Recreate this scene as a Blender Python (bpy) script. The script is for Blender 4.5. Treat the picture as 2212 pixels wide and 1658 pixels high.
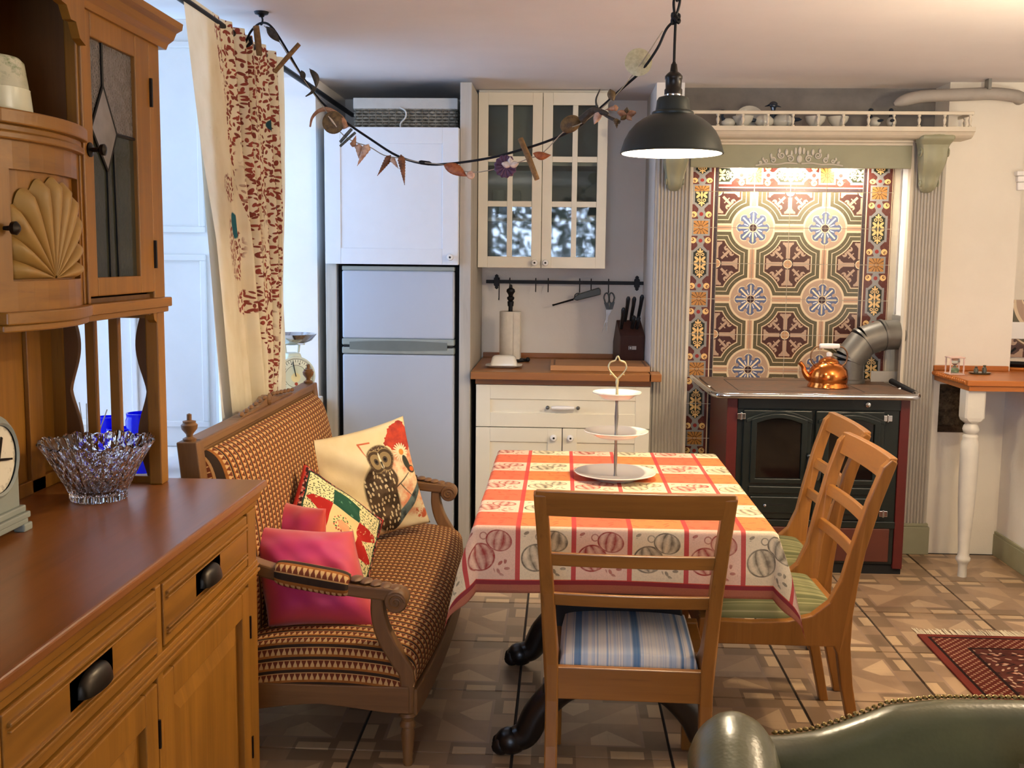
import bpy, bmesh, math, random
import numpy as np
from mathutils import Vector, Matrix, Euler
random.seed(7)
rng = np.random.default_rng(7)
for o in list(bpy.data.objects): bpy.data.objects.remove(o, do_unlink=True)
SC = bpy.context.scene
COL = SC.collection
PI = math.pi

# ------------------------------------------------------------------ camera
cd = bpy.data.cameras.new('camera'); cam = bpy.data.objects.new('camera', cd); COL.objects.link(cam)
cd.sensor_fit = 'HORIZONTAL'; cd.sensor_width = 36.0; cd.lens = 36.0*2320/2212
cd.clip_start = 0.05; cd.clip_end = 100
cam.matrix_world = (Matrix.Translation((0, 0, 1.5)) @ Matrix.Rotation(math.radians(2.6227), 4, 'Z')
                    @ Matrix.Rotation(math.radians(90-6.6869), 4, 'X') @ Matrix.Rotation(math.radians(0.6), 4, 'Z'))
SC.camera = cam
# ------------------------------------------------------------------ view, world, lights
vs = SC.view_settings
vs.view_transform = 'Standard'; vs.look = 'None'; vs.exposure = 0.62; vs.gamma = 1.0; vs.use_curve_mapping = False
SC.display_settings.display_device = 'sRGB'
W = bpy.data.worlds.new('world'); SC.world = W; W.use_nodes = True
W.node_tree.nodes['Background'].inputs[0].default_value = (0.50, 0.68, 1.0, 1)
W.node_tree.nodes['Background'].inputs[1].default_value = 0.55
def area(name, loc, rot, sx, sy, power, col):
    l = bpy.data.lights.new(name, 'AREA'); l.shape = 'RECTANGLE'; l.size = sx; l.size_y = sy; l.energy = power; l.color = col
    o = bpy.data.objects.new(name, l); COL.objects.link(o); o.location = loc; o.rotation_euler = rot; return o
def lamp(name, loc, power, col, rad=0.05):
    l = bpy.data.lights.new(name, 'POINT'); l.energy = power; l.color = col; l.shadow_soft_size = rad
    o = bpy.data.objects.new(name, l); COL.objects.link(o); o.location = loc; return o
COOL = (0.38, 0.60, 1.0); WARM = (1.0, 0.77, 0.50)
area('daylight_side_window', (-2.25, 4.1, 1.65), (0, -PI/2, 0), 1.5, 2.5, 42, COOL)
area('daylight_rear_window', (-0.25, -3.6, 1.6), (PI/2, 0, 0), 2.6, 2.4, 540, (0.58, 0.72, 1.0))
lamp('kitchen_ceiling_lamp', (1.75, 3.25, 2.0), 33, WARM, 0.06)
area('ceiling_fill_right', (2.9, 2.0, 0.95), (PI, 0, 0), 0.9, 0.9, 46, (1.0, 0.90, 0.78))  # added upward fill to brighten the ceiling, no lamp stands here
area('ceiling_fill_rear', (-0.6, -0.9, 1.7), (PI, 0, 0), 0.4, 0.4, 9, (1.0, 0.93, 0.85))  # second added fill behind the camera, bounced off the ceiling

# ------------------------------------------------------------------ colour + node expressions
def lin(h):
    if not isinstance(h, str): return tuple(h)+((1,) if len(h) == 3 else ())
    h = h.lstrip('#'); c = [int(h[i:i+2], 16)/255 for i in (0, 2, 4)]
    return tuple([x/12.92 if x <= 0.04045 else ((x+0.055)/1.055)**2.4 for x in c]+[1])
class E:
    def __init__(s, nt, k): s.nt = nt; s.k = k
    def _b(s, op, *a): return mth(s.nt, op, s, *a)
    def __add__(s, o): return s._b('ADD', o)
    __radd__ = __add__
    def __sub__(s, o): return s._b('SUBTRACT', o)
    def __rsub__(s, o): return mth(s.nt, 'SUBTRACT', o, s)
    def __mul__(s, o): return s._b('MULTIPLY', o)
    __rmul__ = __mul__
    def __truediv__(s, o): return s._b('DIVIDE', o)
    def __rtruediv__(s, o): return mth(s.nt, 'DIVIDE', o, s)
    def abs(s): return s._b('ABSOLUTE')
    def sin(s): return s._b('SINE')
    def cos(s): return s._b('COSINE')
    def sqrt(s): return s._b('SQRT')
    def floor(s): return s._b('FLOOR')
    def fract(s): return s._b('FRACT')
    def pp(s, n): return s._b('PINGPONG', n)
    def pw(s, n): return s._b('POWER', n)
    def mn(s, o): return s._b('MINIMUM', o)
    def mx(s, o): return s._b('MAXIMUM', o)
    def lt(s, o): return s._b('LESS_THAN', o)
    def gt(s, o): return s._b('GREATER_THAN', o)
    def inv(s): return 1.0 - s
    def clamp(s): return s.mx(0.0).mn(1.0)
    def band(s, a, b): return s.gt(a)*s.lt(b)
    def soft(s, e0, e1):                                   # 0 below e0, 1 above e1
        return ((s - e0)*(1.0/(e1 - e0))).clamp()
def mth(nt, op, *a):
    n = nt.nodes.new('ShaderNodeMath'); n.operation = op
    for i, x in enumerate(a):
        if isinstance(x, E): nt.links.new(x.k, n.inputs[i])
        else: n.inputs[i].default_value = x
    return E(nt, n.outputs[0])
def hyp(a, b): return (a*a + b*b).sqrt()
class Mat:
    def __init__(s, name, rough=0.6, metal=0.0, spec=0.5):
        s.m = bpy.data.materials.new(name); s.m.use_nodes = True; s.nt = s.m.node_tree
        s.b = s.nt.nodes['Principled BSDF']; s.out = s.nt.nodes['Material Output']
        s.set('Roughness', rough); s.set('Metallic', metal); s.set('Specular IOR Level', spec)
        s._tc = None
    def set(s, k, v):
        i = s.b.inputs[k]
        if isinstance(v, E): s.nt.links.new(v.k, i)
        elif hasattr(v, 'is_linked') or isinstance(v, bpy.types.NodeSocket): s.nt.links.new(v, i)
        else: i.default_value = v
        return s
    def tc(s, which='Object'):
        if not s._tc: s._tc = s.nt.nodes.new('ShaderNodeTexCoord')
        return s._tc.outputs[which]
    def xyz(s, which='Object', vec=None):
        n = s.nt.nodes.new('ShaderNodeSeparateXYZ'); s.nt.links.new(vec or s.tc(which), n.inputs[0])
        return [E(s.nt, n.outputs[i]) for i in range(3)]
    def uv(s): return s.xyz('UV')[:2]
    def vec(s, x, y, z=0.0):
        n = s.nt.nodes.new('ShaderNodeCombineXYZ')
        for i, q in enumerate((x, y, z)):
            if isinstance(q, E): s.nt.links.new(q.k, n.inputs[i])
            else: n.inputs[i].default_value = q
        return n.outputs[0]
    def mapv(s, which='Object', scale=(1, 1, 1), rot=(0, 0, 0)):
        n = s.nt.nodes.new('ShaderNodeMapping'); s.nt.links.new(s.tc(which), n.inputs[0])
        n.inputs['Scale'].default_value = scale; n.inputs['Rotation'].default_value = rot; return n.outputs[0]
    def noise(s, scale=5, detail=4, rough=0.55, vec=None, dist=0.0, out=0):
        n = s.nt.nodes.new('ShaderNodeTexNoise'); n.inputs['Scale'].default_value = scale
        n.inputs['Detail'].default_value = detail; n.inputs['Roughness'].default_value = rough; n.inputs['Distortion'].default_value = dist
        s.nt.links.new(vec or s.tc('Object'), n.inputs['Vector']); return E(s.nt, n.outputs[out])
    def wave(s, scale, vec=None, dist=3, detail=2, dscale=1.5, direc='X', prof='SIN'):
        n = s.nt.nodes.new('ShaderNodeTexWave'); n.bands_direction = direc; n.wave_profile = prof
        n.inputs['Scale'].default_value = scale; n.inputs['Distortion'].default_value = dist
        n.inputs['Detail'].default_value = detail; n.inputs['Detail Scale'].default_value = dscale
        s.nt.links.new(vec or s.tc('Object'), n.inputs['Vector']); return E(s.nt, n.outputs['Fac'])
    def vor(s, scale=5, vec=None, feat='F1', rnd=1.0, dim='3D'):
        n = s.nt.nodes.new('ShaderNodeTexVoronoi'); n.feature = feat; n.voronoi_dimensions = dim
        n.inputs['Scale'].default_value = scale; n.inputs['Randomness'].default_value = rnd
        s.nt.links.new(vec or s.tc('Object'), n.inputs['Vector']); return n
    def mix(s, f, a, b):
        n = s.nt.nodes.new('ShaderNodeMix'); n.data_type = 'RGBA'
        if isinstance(f, E): s.nt.links.new(f.k, n.inputs[0])
        else: n.inputs[0].default_value = f
        for q, i in ((a, 6), (b, 7)):
            if isinstance(q, bpy.types.NodeSocket): s.nt.links.new(q, n.inputs[i])
            else: n.inputs[i].default_value = lin(q)
        return n.outputs[2]
    def col(s, c):
        if isinstance(c, bpy.types.NodeSocket): s.nt.links.new(c, s.b.inputs['Base Color'])
        else: s.b.inputs['Base Color'].default_value = lin(c)
        return s
    def bump(s, h, strength=0.3, dist=0.01):
        n = s.nt.nodes.new('ShaderNodeBump'); n.inputs['Strength'].default_value = strength; n.inputs['Distance'].default_value = dist
        s.nt.links.new(h.k, n.inputs['Height']); s.nt.links.new(n.outputs[0], s.b.inputs['Normal']); return s
    def scatter(s, u, v, scale, rx, ry, rnd=1.0, ang=None, spread=PI):
        """one randomly turned ellipse per voronoi cell; returns mask and the cell's random value"""
        n = s.vor(1.0, s.vec(u*scale, v*scale), rnd=rnd, dim='2D')
        px, py, _ = s.xyz(vec=n.outputs['Position'])
        cr = s.nt.nodes.new('ShaderNodeSeparateColor'); s.nt.links.new(n.outputs['Color'], cr.inputs[0])
        r0, r1 = E(s.nt, cr.outputs[0]), E(s.nt, cr.outputs[1])
        dx, dy = u*scale - px, v*scale - py
        a = (r0 - 0.5)*(2*spread) + (ang or 0.0)
        ca, sa = a.cos(), a.sin()
        lx, ly = dx*ca + dy*sa, dy*ca - dx*sa
        return hyp(lx*(1/rx), ly*(1/ry)).soft(1.12, 0.9), r1
    def ell(s, u, v, cx, cy, rx, ry, rot=0.0, k=0.06):
        c, n = math.cos(rot), math.sin(rot)
        du, dv = u - cx, v - cy
        return hyp((du*c + dv*n)*(1/rx), (dv*c - du*n)*(1/ry)).soft(1+k, 1-k)
    def seg(s, u, v, ax, ay, bx, by, w0, w1=None, k=0.004):     # capsule from a to b, tapering
        w1 = w0 if w1 is None else w1
        dx, dy = bx-ax, by-ay; L2 = dx*dx+dy*dy
        t = (((u-ax)*dx + (v-ay)*dy)*(1/L2)).clamp()
        d = hyp(u - ax - t*dx, v - ay - t*dy) - (t*(w1-w0) + w0)
        return d.soft(k, -k)
def plain(name, c, rough=0.6, metal=0.0, var=0.12, scale=14, bump=0.0, c2=None, spec=0.5):
    m = Mat(name, rough, metal, spec); base = lin(c)
    d = lin(c2) if c2 else tuple(x*(1-var) for x in base[:3])+(1,)
    f = m.noise(scale, 4, 0.6)
    m.col(m.mix(f.soft(0.3, 0.7), base, d))
    if bump: m.bump(m.noise(scale*6, 3, 0.6), bump, 0.004)
    return m
def wood(name, c1, c2, axis='X', rough=0.45, grain=1.0, spec=0.4):
    m = Mat(name, rough, 0, spec)
    sc = {'X': (1.2, 22, 22), 'Y': (22, 1.2, 22), 'Z': (22, 22, 1.2)}[axis]
    v = m.mapv('Object', tuple(q*grain for q in sc))
    n1 = m.noise(1.0, 6, 0.62, v, 0.6); n2 = m.noise(3.2, 3, 0.6, v); n3 = m.noise(2.5, 2, 0.5)
    f = (n1.soft(0.32, 0.68)*0.65 + n3*0.35)
    c = m.mix(f, c1, c2)
    dk = tuple(x*0.55 for x in lin(c2)[:3])
    m.col(m.mix(n2.soft(0.62, 0.8)*0.55, c, dk))
    m.bump(n1, 0.12, 0.004); return m

# ------------------------------------------------------------------ mesh builder
class MB:
    def __init__(s): s.v = []; s.f = []; s.uv = None; s.mi = []; s.cur = 0
    def add(s, vs, fs):
        b = len(s.v); s.v += [tuple(p) for p in vs]; s.f += [tuple(b+i for i in f) for f in fs]; s.mi += [s.cur]*len(fs); return s
    def box(s, x0, x1, y0, y1, z0, z1):
        return s.add([(x0,y0,z0),(x1,y0,z0),(x1,y1,z0),(x0,y1,z0),(x0,y0,z1),(x1,y0,z1),(x1,y1,z1),(x0,y1,z1)],
                     [(3,2,1,0),(4,5,6,7),(0,1,5,4),(1,2,6,5),(2,3,7,6),(3,0,4,7)])
    def hexa(s, p): return s.add(p, [(3,2,1,0),(4,5,6,7),(0,1,5,4),(1,2,6,5),(2,3,7,6),(3,0,4,7)])
    def cbox(s, c, d): return s.box(c[0]-d[0]/2, c[0]+d[0]/2, c[1]-d[1]/2, c[1]+d[1]/2, c[2]-d[2]/2, c[2]+d[2]/2)
    def lathe(s, prof, n=24, c=(0,0,0), axis='Z', sx=1, sy=1, a0=0, a1=2*PI, cap=True):
        full = abs(a1-a0-2*PI) < 1e-6; m = n if full else n+1; vs = []
        for r, h in prof:
            for i in range(m):
                a = a0+(a1-a0)*i/n; x, y = r*math.cos(a)*sx, r*math.sin(a)*sy
                p = {'Z': (x,y,h), 'Y': (x,h,-y), 'X': (h,x,y)}[axis]
                vs.append((c[0]+p[0], c[1]+p[1], c[2]+p[2]))
        fs = []
        for j in range(len(prof)-1):
            for i in range(n):
                i2 = (i+1) % m; fs.append((j*m+i, j*m+i2, (j+1)*m+i2, (j+1)*m+i))
        if full and cap:
            if prof[0][0] > 1e-6: fs.append(tuple(reversed(range(m))))
            if prof[-1][0] > 1e-6: fs.append(tuple((len(prof)-1)*m+i for i in range(m)))
        return s.add(vs, fs)
    def cyl(s, c, r, h, n=20, axis='Z'): return s.lathe([(r,0),(r,h)], n, c, axis)
    def tube(s, pts, r, n=10, closed=False, cap=True):
        pts = [Vector(p) for p in pts]; k = len(pts); rr = r if hasattr(r, '__len__') else [r]*k; vs = []
        up = None
        for i, p in enumerate(pts):
            if closed: t = pts[(i+1) % k]-pts[i-1]
            else: t = pts[min(i+1,k-1)]-pts[max(i-1,0)]
            t = t.normalized() if t.length > 1e-9 else Vector((0,0,1))
            if up is None: up = Vector((0,0,1)) if abs(t.z) < 0.9 else Vector((0,1,0))
            a = t.cross(up)
            if a.length < 1e-5: a = t.cross(Vector((1,0,0.3)))
            a.normalize(); b = a.cross(t).normalized(); up = b
            for j in range(n):
                q = 2*PI*j/n; vs.append(p + a*(rr[i]*math.cos(q)) + b*(rr[i]*math.sin(q)))
        fs = []
        for i in range(k if closed else k-1):
            i2 = (i+1) % k
            for j in range(n): fs.append((i*n+j, i*n+(j+1) % n, i2*n+(j+1) % n, i2*n+j))
        if cap and not closed: fs += [tuple(reversed(range(n))), tuple((k-1)*n+j for j in range(n))]
        return s.add(vs, fs)
    def ribbon(s, pts, w, t, side):                      # bent bar: rectangle w (along side) by t swept along pts
        pts = [Vector(p) for p in pts]; sd = Vector(side).normalized(); k = len(pts); vs = []
        ww = w if hasattr(w, '__len__') else [w]*k; tt = t if hasattr(t, '__len__') else [t]*k
        for i, p in enumerate(pts):
            d = (pts[min(i+1,k-1)]-pts[max(i-1,0)]).normalized(); nn = d.cross(sd).normalized()
            for a, b in ((-1,-1),(1,-1),(1,1),(-1,1)): vs.append(p + sd*(a*ww[i]/2) + nn*(b*tt[i]/2))
        fs = [(3,2,1,0), tuple((k-1)*4+j for j in range(4))]
        for i in range(k-1):
            for j in range(4): fs.append((i*4+j, i*4+(j+1) % 4, i*4+4+(j+1) % 4, i*4+4+j))
        return s.add(vs, fs)
    def prism(s, poly, lo, hi, axis='Z'):
        n = len(poly); vs = []
        for h in (lo, hi):
            for a, b in poly: vs.append({'Z': (a,b,h), 'Y': (a,h,b), 'X': (h,a,b)}[axis])
        return s.add(vs, [tuple(reversed(range(n))), tuple(range(n, 2*n))]+[(i, (i+1) % n, n+(i+1) % n, n+i) for i in range(n)])
    def ball(s, c, r, n=16, m=10):
        rx, ry, rz = r if hasattr(r, '__len__') else (r, r, r); vs = []
        for j in range(m+1):
            t = PI*j/m
            for i in range(n):
                a = 2*PI*i/n; vs.append((c[0]+rx*math.sin(t)*math.cos(a), c[1]+ry*math.sin(t)*math.sin(a), c[2]-rz*math.cos(t)))
        return s.add(vs, [(j*n+i, j*n+(i+1) % n, (j+1)*n+(i+1) % n, (j+1)*n+i) for j in range(m) for i in range(n)])
    def grid(s, P, uvs=None):                            # P: (a,b,3) array
        a, b = P.shape[:2]; base = len(s.v); s.v += [tuple(q) for q in P.reshape(-1, 3)]
        fs = [(base+i*b+j, base+(i+1)*b+j, base+(i+1)*b+j+1, base+i*b+j+1) for i in range(a-1) for j in range(b-1)]
        s.f += fs; s.mi += [s.cur]*len(fs)
        if uvs is not None:
            if s.uv is None: s.uv = {}
            for k, q in enumerate(uvs.reshape(-1, 2)): s.uv[base+k] = (float(q[0]), float(q[1]))
        return s
    def xf(s, M, start=0):
        for i in range(start, len(s.v)): s.v[i] = tuple(M @ Vector(s.v[i]))
        return s
    def mesh(s, name, smooth=False):
        me = bpy.data.meshes.new(name); me.from_pydata(s.v, [], s.f)
        if s.uv is not None:
            l = me.uv_layers.new(name='UVMap'); idx = np.empty(len(me.loops), dtype=np.int32); me.loops.foreach_get('vertex_index', idx)
            arr = np.zeros((len(s.v), 2), dtype=np.float32)
            for k, q in s.uv.items(): arr[k] = q
            l.data.foreach_set('uv', arr[idx].ravel())
        if any(s.mi): me.polygons.foreach_set('material_index', s.mi)
        bm = bmesh.new(); bm.from_mesh(me)
        bmesh.ops.recalc_face_normals(bm, faces=bm.faces); bm.to_mesh(me); bm.free()
        if smooth:
            me.polygons.foreach_set('use_smooth', [True]*len(me.polygons))
            if smooth != 'all': me.set_sharp_from_angle(angle=math.radians(smooth if not isinstance(smooth, bool) else 40))
        me.update(); return me
def wm(o):
    m = o.matrix_basis
    return (wm(o.parent) @ o.matrix_parent_inverse @ m) if o.parent else m
def link(name, me, parent=None, kind=None):
    o = bpy.data.objects.new(name, me); COL.objects.link(o)
    if parent: o.parent = parent; o.matrix_parent_inverse = wm(parent).inverted()
    if kind: o['kind'] = kind
    return o
def ob(name, mb, m, parent=None, smooth=False, bevel=0, seg=2, kind=None, label=None, subsurf=0):
    me = mb.mesh(name, smooth)
    for q in (m if isinstance(m, (list, tuple)) else [m]): me.materials.append(q.m if isinstance(q, Mat) else q)
    o = link(name, me, parent, kind)
    if label: o['label'] = label
    if bevel:
        b = o.modifiers.new('bevel', 'BEVEL'); b.width = bevel; b.segments = seg; b.limit_method = 'ANGLE'; b.angle_limit = math.radians(35); b.harden_normals = False
    if subsurf:
        b = o.modifiers.new('sub', 'SUBSURF'); b.levels = subsurf; b.render_levels = subsurf
    return o
def thing(name, label, cat, loc=(0,0,0), rz=0, group=None):
    o = bpy.data.objects.new(name, None); COL.objects.link(o); o.empty_display_size = 0.05
    o.location = loc; o.rotation_euler = (0, 0, rz); return tag(o, label, cat, group)
def tag(o, label, cat, group=None):
    o['label'] = label; o['category'] = cat
    if group: o['group'] = group
    return o
def dup(root, loc=None, rz=None, label=None, group=None, mats=None):
    def cp(o, par):
        c = o.copy(); COL.objects.link(c)
        if par: c.parent = par
        for ch in kids.get(o.name, []): cp(ch, c)
        return c
    kids = {}
    for q in bpy.data.objects:
        if q.parent: kids.setdefault(q.parent.name, []).append(q)
    r = cp(root, None)
    if loc is not None: r.location = loc
    if rz is not None: r.rotation_euler = (0, 0, rz)
    if label: r['label'] = label
    if group: r['group'] = group
    return r
def arc(cx, cy, r, a0, a1, n): return [(cx+r*math.cos(a0+(a1-a0)*i/n), cy+r*math.sin(a0+(a1-a0)*i/n)) for i in range(n+1)]
def bez(p0, p1, p2, p3, n):
    p0, p1, p2, p3 = map(Vector, (p0, p1, p2, p3))
    return [p0*(1-t)**3+p1*3*t*(1-t)**2+p2*3*t*t*(1-t)+p3*t**3 for t in [i/n for i in range(n+1)]]
def spline(pts, n=8):                                    # catmull-rom through points
    P = [Vector(p) for p in pts]; P = [P[0]*2-P[1]]+P+[P[-1]*2-P[-2]]; out = []
    for i in range(1, len(P)-2):
        for k in range(n):
            t = k/n; a, b, c, d = P[i-1:i+3]
            out.append(0.5*((2*b)+(c-a)*t+(2*a-5*b+4*c-d)*t*t+(3*b-a-3*c+d)*t**3))
    out.append(P[-2]); return out
# ================================================================== ROOM
plaster = Mat('wall_plaster', 0.85, 0, 0.2)
n = plaster.noise(1.6, 5, 0.6); plaster.col(plaster.mix(n.soft(0.3, 0.75), '#f3efe8', '#e9e3da')); plaster.bump(plaster.noise(38, 5, 0.65), 0.22, 0.006)
ceilm = Mat('ceiling_paint', 0.9, 0, 0.2)
n = ceilm.noise(1.2, 5, 0.6); ceilm.col(ceilm.mix(n.soft(0.3, 0.75), '#e6e0dc', '#dcd5d0')); ceilm.bump(ceilm.noise(45, 4, 0.6), 0.15, 0.004)
whitep = plain('white_gloss_paint', '#eeeae2', 0.4, var=0.06, scale=6)
ZC = 2.385
# floor tiles (each a part), pattern printed on the ceramic
grout = plain('dark_floor_grout', '#3a3026', 0.9, bump=0.3, scale=60)
ft = Mat('parquet_print_tile', 0.34, 0, 0.45)
x, y, z = ft.xyz('Object'); T = 0.4835
a, b = x*(1/T), y*(1/T)                                  # -0.5..0.5
A, B = a.abs(), b.abs(); mxab = A.mx(B)
grain = ft.noise(1, 5, 0.6, ft.mapv('Object', (50, 6, 6))); grain2 = ft.noise(1, 5, 0.6, ft.mapv('Object', (6, 50, 6)))
tone = ft.noise(5, 3, 0.6)
base = ft.mix(tone.soft(0.35, 0.65), '#a98b6c', '#9a7d60')
dark, light, mid = '#836a50', '#c0a27c', '#9f8264'
frame = mxab.gt(0.345)
c = ft.mix(frame, base, dark)
# interlaced frame: light blocks on the joints
blk = (A.gt(0.405)*B.band(0.12, 0.33) * (a*b).gt(0.0)).mx(B.gt(0.405)*A.band(0.12, 0.33)*(a*b).lt(0.0))
c = ft.mix(blk, c, light)
cross = (A.gt(0.345)*B.lt(0.10)).mx(B.gt(0.345)*A.lt(0.10))
c = ft.mix(cross, c, mid)
cor = A.gt(0.38)*B.gt(0.38); c = ft.mix(cor, c, '#ad8f6e')
inner = mxab.lt(0.345)
tri = inner*(a*b).gt(0.0)*(A - B).gt(0.0); c = ft.mix(tri, c, '#b39472')
tri2 = inner*(a*b).lt(0.0)*(B - A).gt(0.0)*(A+B).gt(0.22); c = ft.mix(tri2, c, '#c0a27e')
line = inner*mxab.gt(0.325); c = ft.mix(line, c, '#9c8068')
dk = ft.mix(grain.mx(grain2).soft(0.55, 0.85)*0.3, c, '#7a6450')
ft.col(dk); ft.set('Roughness', tone*0.2 + 0.24)
fl = ob('floor', MB().box(-1.95, 3.6, -2.0, 6.4, -0.08, -0.006), grout, kind='structure')
g = 0.0035; h = T/2-g
tme = MB().hexa([(-h,-h,-0.012),(h,-h,-0.012),(h,h,-0.012),(-h,h,-0.012),(-h+.0015,-h+.0015,0),(h-.0015,-h+.0015,0),(h-.0015,h-.0015,0),(-h+.0015,h-.0015,0)]).mesh('floor_tile')
tme.materials.append(ft.m)
for i in range(-3, 7):
    for j in range(0, 12):
        cx, cy = -0.1305+T*(i+0.5), 3.11-T*6+T*(j+0.5)
        if cy > 5.6 or (cx < -1.25): continue
        o = link('tile', tme, fl); o.location = (cx, cy, -0.0005*((i*7+j*3) % 2)); o.rotation_euler = (0, 0, PI/2*((i+j) % 2))
# ceiling with a soft cove at the back
ceil = MB().box(-2.6, 3.6, -2.0, 6.4, ZC, ZC+0.1)
ob('ceiling', ceil, ceilm, kind='structure', smooth=30)
# walls
wl = MB()
wl.box(-1.52, -1.40, -2.0, 2.84, 0, ZC)                  # beside the dresser
wl.box(-2.0, -1.40, 2.80, 2.86, 0, ZC)                   # near reveal of the window recess
wl.box(-2.0, -1.25, 2.86, 5.46, 0, 0.745)                # wall below the sill
wl.box(-2.0, -1.25, 5.455, 6.3, 0, ZC)                   # far reveal
ob('wall_left', wl, plaster, kind='structure')
# window: sill, frame, panes, folded shutter
wn = bpy.data.objects.new('window_1', None); COL.objects.link(wn); wn['kind'] = 'structure'; wn.location = (-1.9, 4.1, 0.78)
ob('window_sill', MB().box(-1.98, -1.225, 2.862, 5.453, 0.745, 0.783), whitep, wn, bevel=0.006)
fr = MB()
for yy in (2.865, 3.72, 4.57, 5.40): fr.box(-1.95, -1.89, yy, yy+0.06, 0.783, ZC-0.01)
for zz in (0.783, 1.55, 2.31): fr.box(-1.95, -1.89, 2.865, 5.45, zz, zz+0.055)
ob('window_frame', fr, whitep, wn, bevel=0.004)
glass = Mat('window_glass', 0.02)
tr = glass.nt.nodes.new('ShaderNodeBsdfTransparent'); gl = glass.nt.nodes.new('ShaderNodeBsdfGlossy'); gl.inputs['Roughness'].default_value = 0.02
mxs = glass.nt.nodes.new('ShaderNodeMixShader'); mxs.inputs[0].default_value = 0.08
glass.nt.links.new(tr.outputs[0], mxs.inputs[1]); glass.nt.links.new(gl.outputs[0], mxs.inputs[2]); glass.nt.links.new(mxs.outputs[0], glass.out.inputs[0])
for y0 in (2.925, 3.78, 4.63):
    for z0, z1 in ((0.838, 1.55), (1.605, 2.31)):
        ob('pane', MB().box(-1.925, -1.921, y0, y0+0.79 if y0 < 4.6 else 5.40, z0, z1), glass, wn)
sh = ob('shutter', MB().box(-1.885, -1.285, 3.92, 3.955, 0.784, 2.34), whitep, wn, bevel=0.003)
for x0, x1 in ((-1.86, -1.66), (-1.60, -1.31)):
    for z0, z1 in ((0.86, 1.50), (1.58, 2.26)):
        p = MB(); w = 0.022
        p.box(x0, x1, 3.908, 3.92, z0, z0+w).box(x0, x1, 3.908, 3.92, z1-w, z1).box(x0, x0+w, 3.908, 3.92, z0+w, z1-w).box(x1-w, x1, 3.908, 3.92, z0+w, z1-w)
        ob('panel_moulding', p, whitep, sh, bevel=0.003)
# back wall
wb = MB()
wb.box(-1.25, 0.46, 6.2, 6.3, 0, ZC)                     # behind worktop and fridge
wb.box(0.46, 0.60, 5.58, 6.3, 0, ZC)                     # return
wb.box(0.60, 1.80, 5.755, 5.86, 0, ZC)                   # fire recess
wb.box(1.755, 1.90, 5.56, 5.80, 0, 2.12)                   # right jamb
ob('wall_back', wb, plaster, kind='structure')
mantel_grey = Mat('grey_mantel_plaster', 0.9, 0, 0.2); n = mantel_grey.noise(3, 5, 0.65); mantel_grey.col(mantel_grey.mix(n.soft(0.3, 0.7), '#8e8983', '#6f6b68')); mantel_grey.bump(mantel_grey.noise(38, 5, 0.65), 0.22, 0.006)  # mottled grey, darker than the plaster of the other walls
ob('wall_above_mantel', MB().box(0.601, 1.899, 5.742, 5.754, 2.03, ZC), mantel_grey, kind='structure')
wr = MB()                                                # right part with raw hole
hx0, hx1, hz0, hz1 = 1.932, 2.088, 0.635, 0.885
wr.box(1.90, hx0, 5.54, 5.76, 0, ZC).box(hx1, 2.262, 5.54, 5.66, 0, ZC).box(hx0, hx1, 5.54, 5.66, 0, hz0).box(hx0, hx1, 5.54, 5.66, hz1, ZC)
wr.box(2.262, 2.275, 5.54, 5.95, 0, ZC)
wr.box(2.262, 3.5, 5.85, 5.95, 0, ZC)
creamw = Mat('cream_wall_plaster', 0.85, 0, 0.2); n = creamw.noise(1.6, 5, 0.6); creamw.col(creamw.mix(n.soft(0.3, 0.75), '#e9e1d0', '#ddd4c2')); creamw.bump(creamw.noise(38, 5, 0.65), 0.22, 0.006)
ob('wall_back_right', wr, creamw, kind='structure')
rub = Mat('raw_rubble', 0.95, 0, 0.1)
n1 = rub.noise(22, 6, 0.7); rub.col(rub.mix(n1.soft(0.3, 0.7), '#7c6a52', '#3a2d22')); rub.bump(n1, 0.9, 0.02)
nic = MB(); nx, nz = 13, 17
P = np.zeros((nx, nz, 3))
for i in range(nx):
    for j in range(nz):
        u, v = i/(nx-1), j/(nz-1); e = min(u, 1-u, v, 1-v)
        P[i, j] = (hx0-0.004+(hx1-hx0+0.008)*u, 5.545+min(1, e*9)*0.075+(rng.random()-0.5)*0.016*(e > 0), hz0-0.004+(hz1-hz0+0.008)*v)
nic.grid(P); ob('wall_niche', nic, rub, kind='structure')
ob('trim_1', MB().box(2.235, 2.30, 5.50, 5.56, 1.93, 1.955).box(2.245, 2.29, 5.51, 5.56, 1.90, 1.93).box(2.25, 2.285, 5.52, 5.55, 1.86, 1.90), whitep, kind='structure', bevel=0.006)
ob('wall_right', MB().box(2.262, 2.36, 1.9, 5.54, 0, 0.905), plaster, kind='structure')
ob('wall_far_right', MB().box(3.5, 3.6, -2.0, 6.3, 0, ZC), plaster, kind='structure')
sage = plain('sage_green_paint', '#9c9a7c', 0.55, var=0.1, scale=9, bump=0.1)
ob('baseboard_right', MB().box(2.246, 2.262, 1.9, 5.54, 0, 0.11).box(2.25, 2.262, 1.9, 5.54, 0.11, 0.125), sage, kind='structure', bevel=0.003)
rw = MB().box(-1.5, -0.95, -2.06, -2.0, 0, ZC).box(0.45, 3.6, -2.06, -2.0, 0, ZC).box(-0.95, 0.45, -2.06, -2.0, 0, 0.65).box(-0.95, 0.45, -2.06, -2.0, 2.2, ZC)
ob('wall_rear', rw, plaster, kind='structure')
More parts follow.
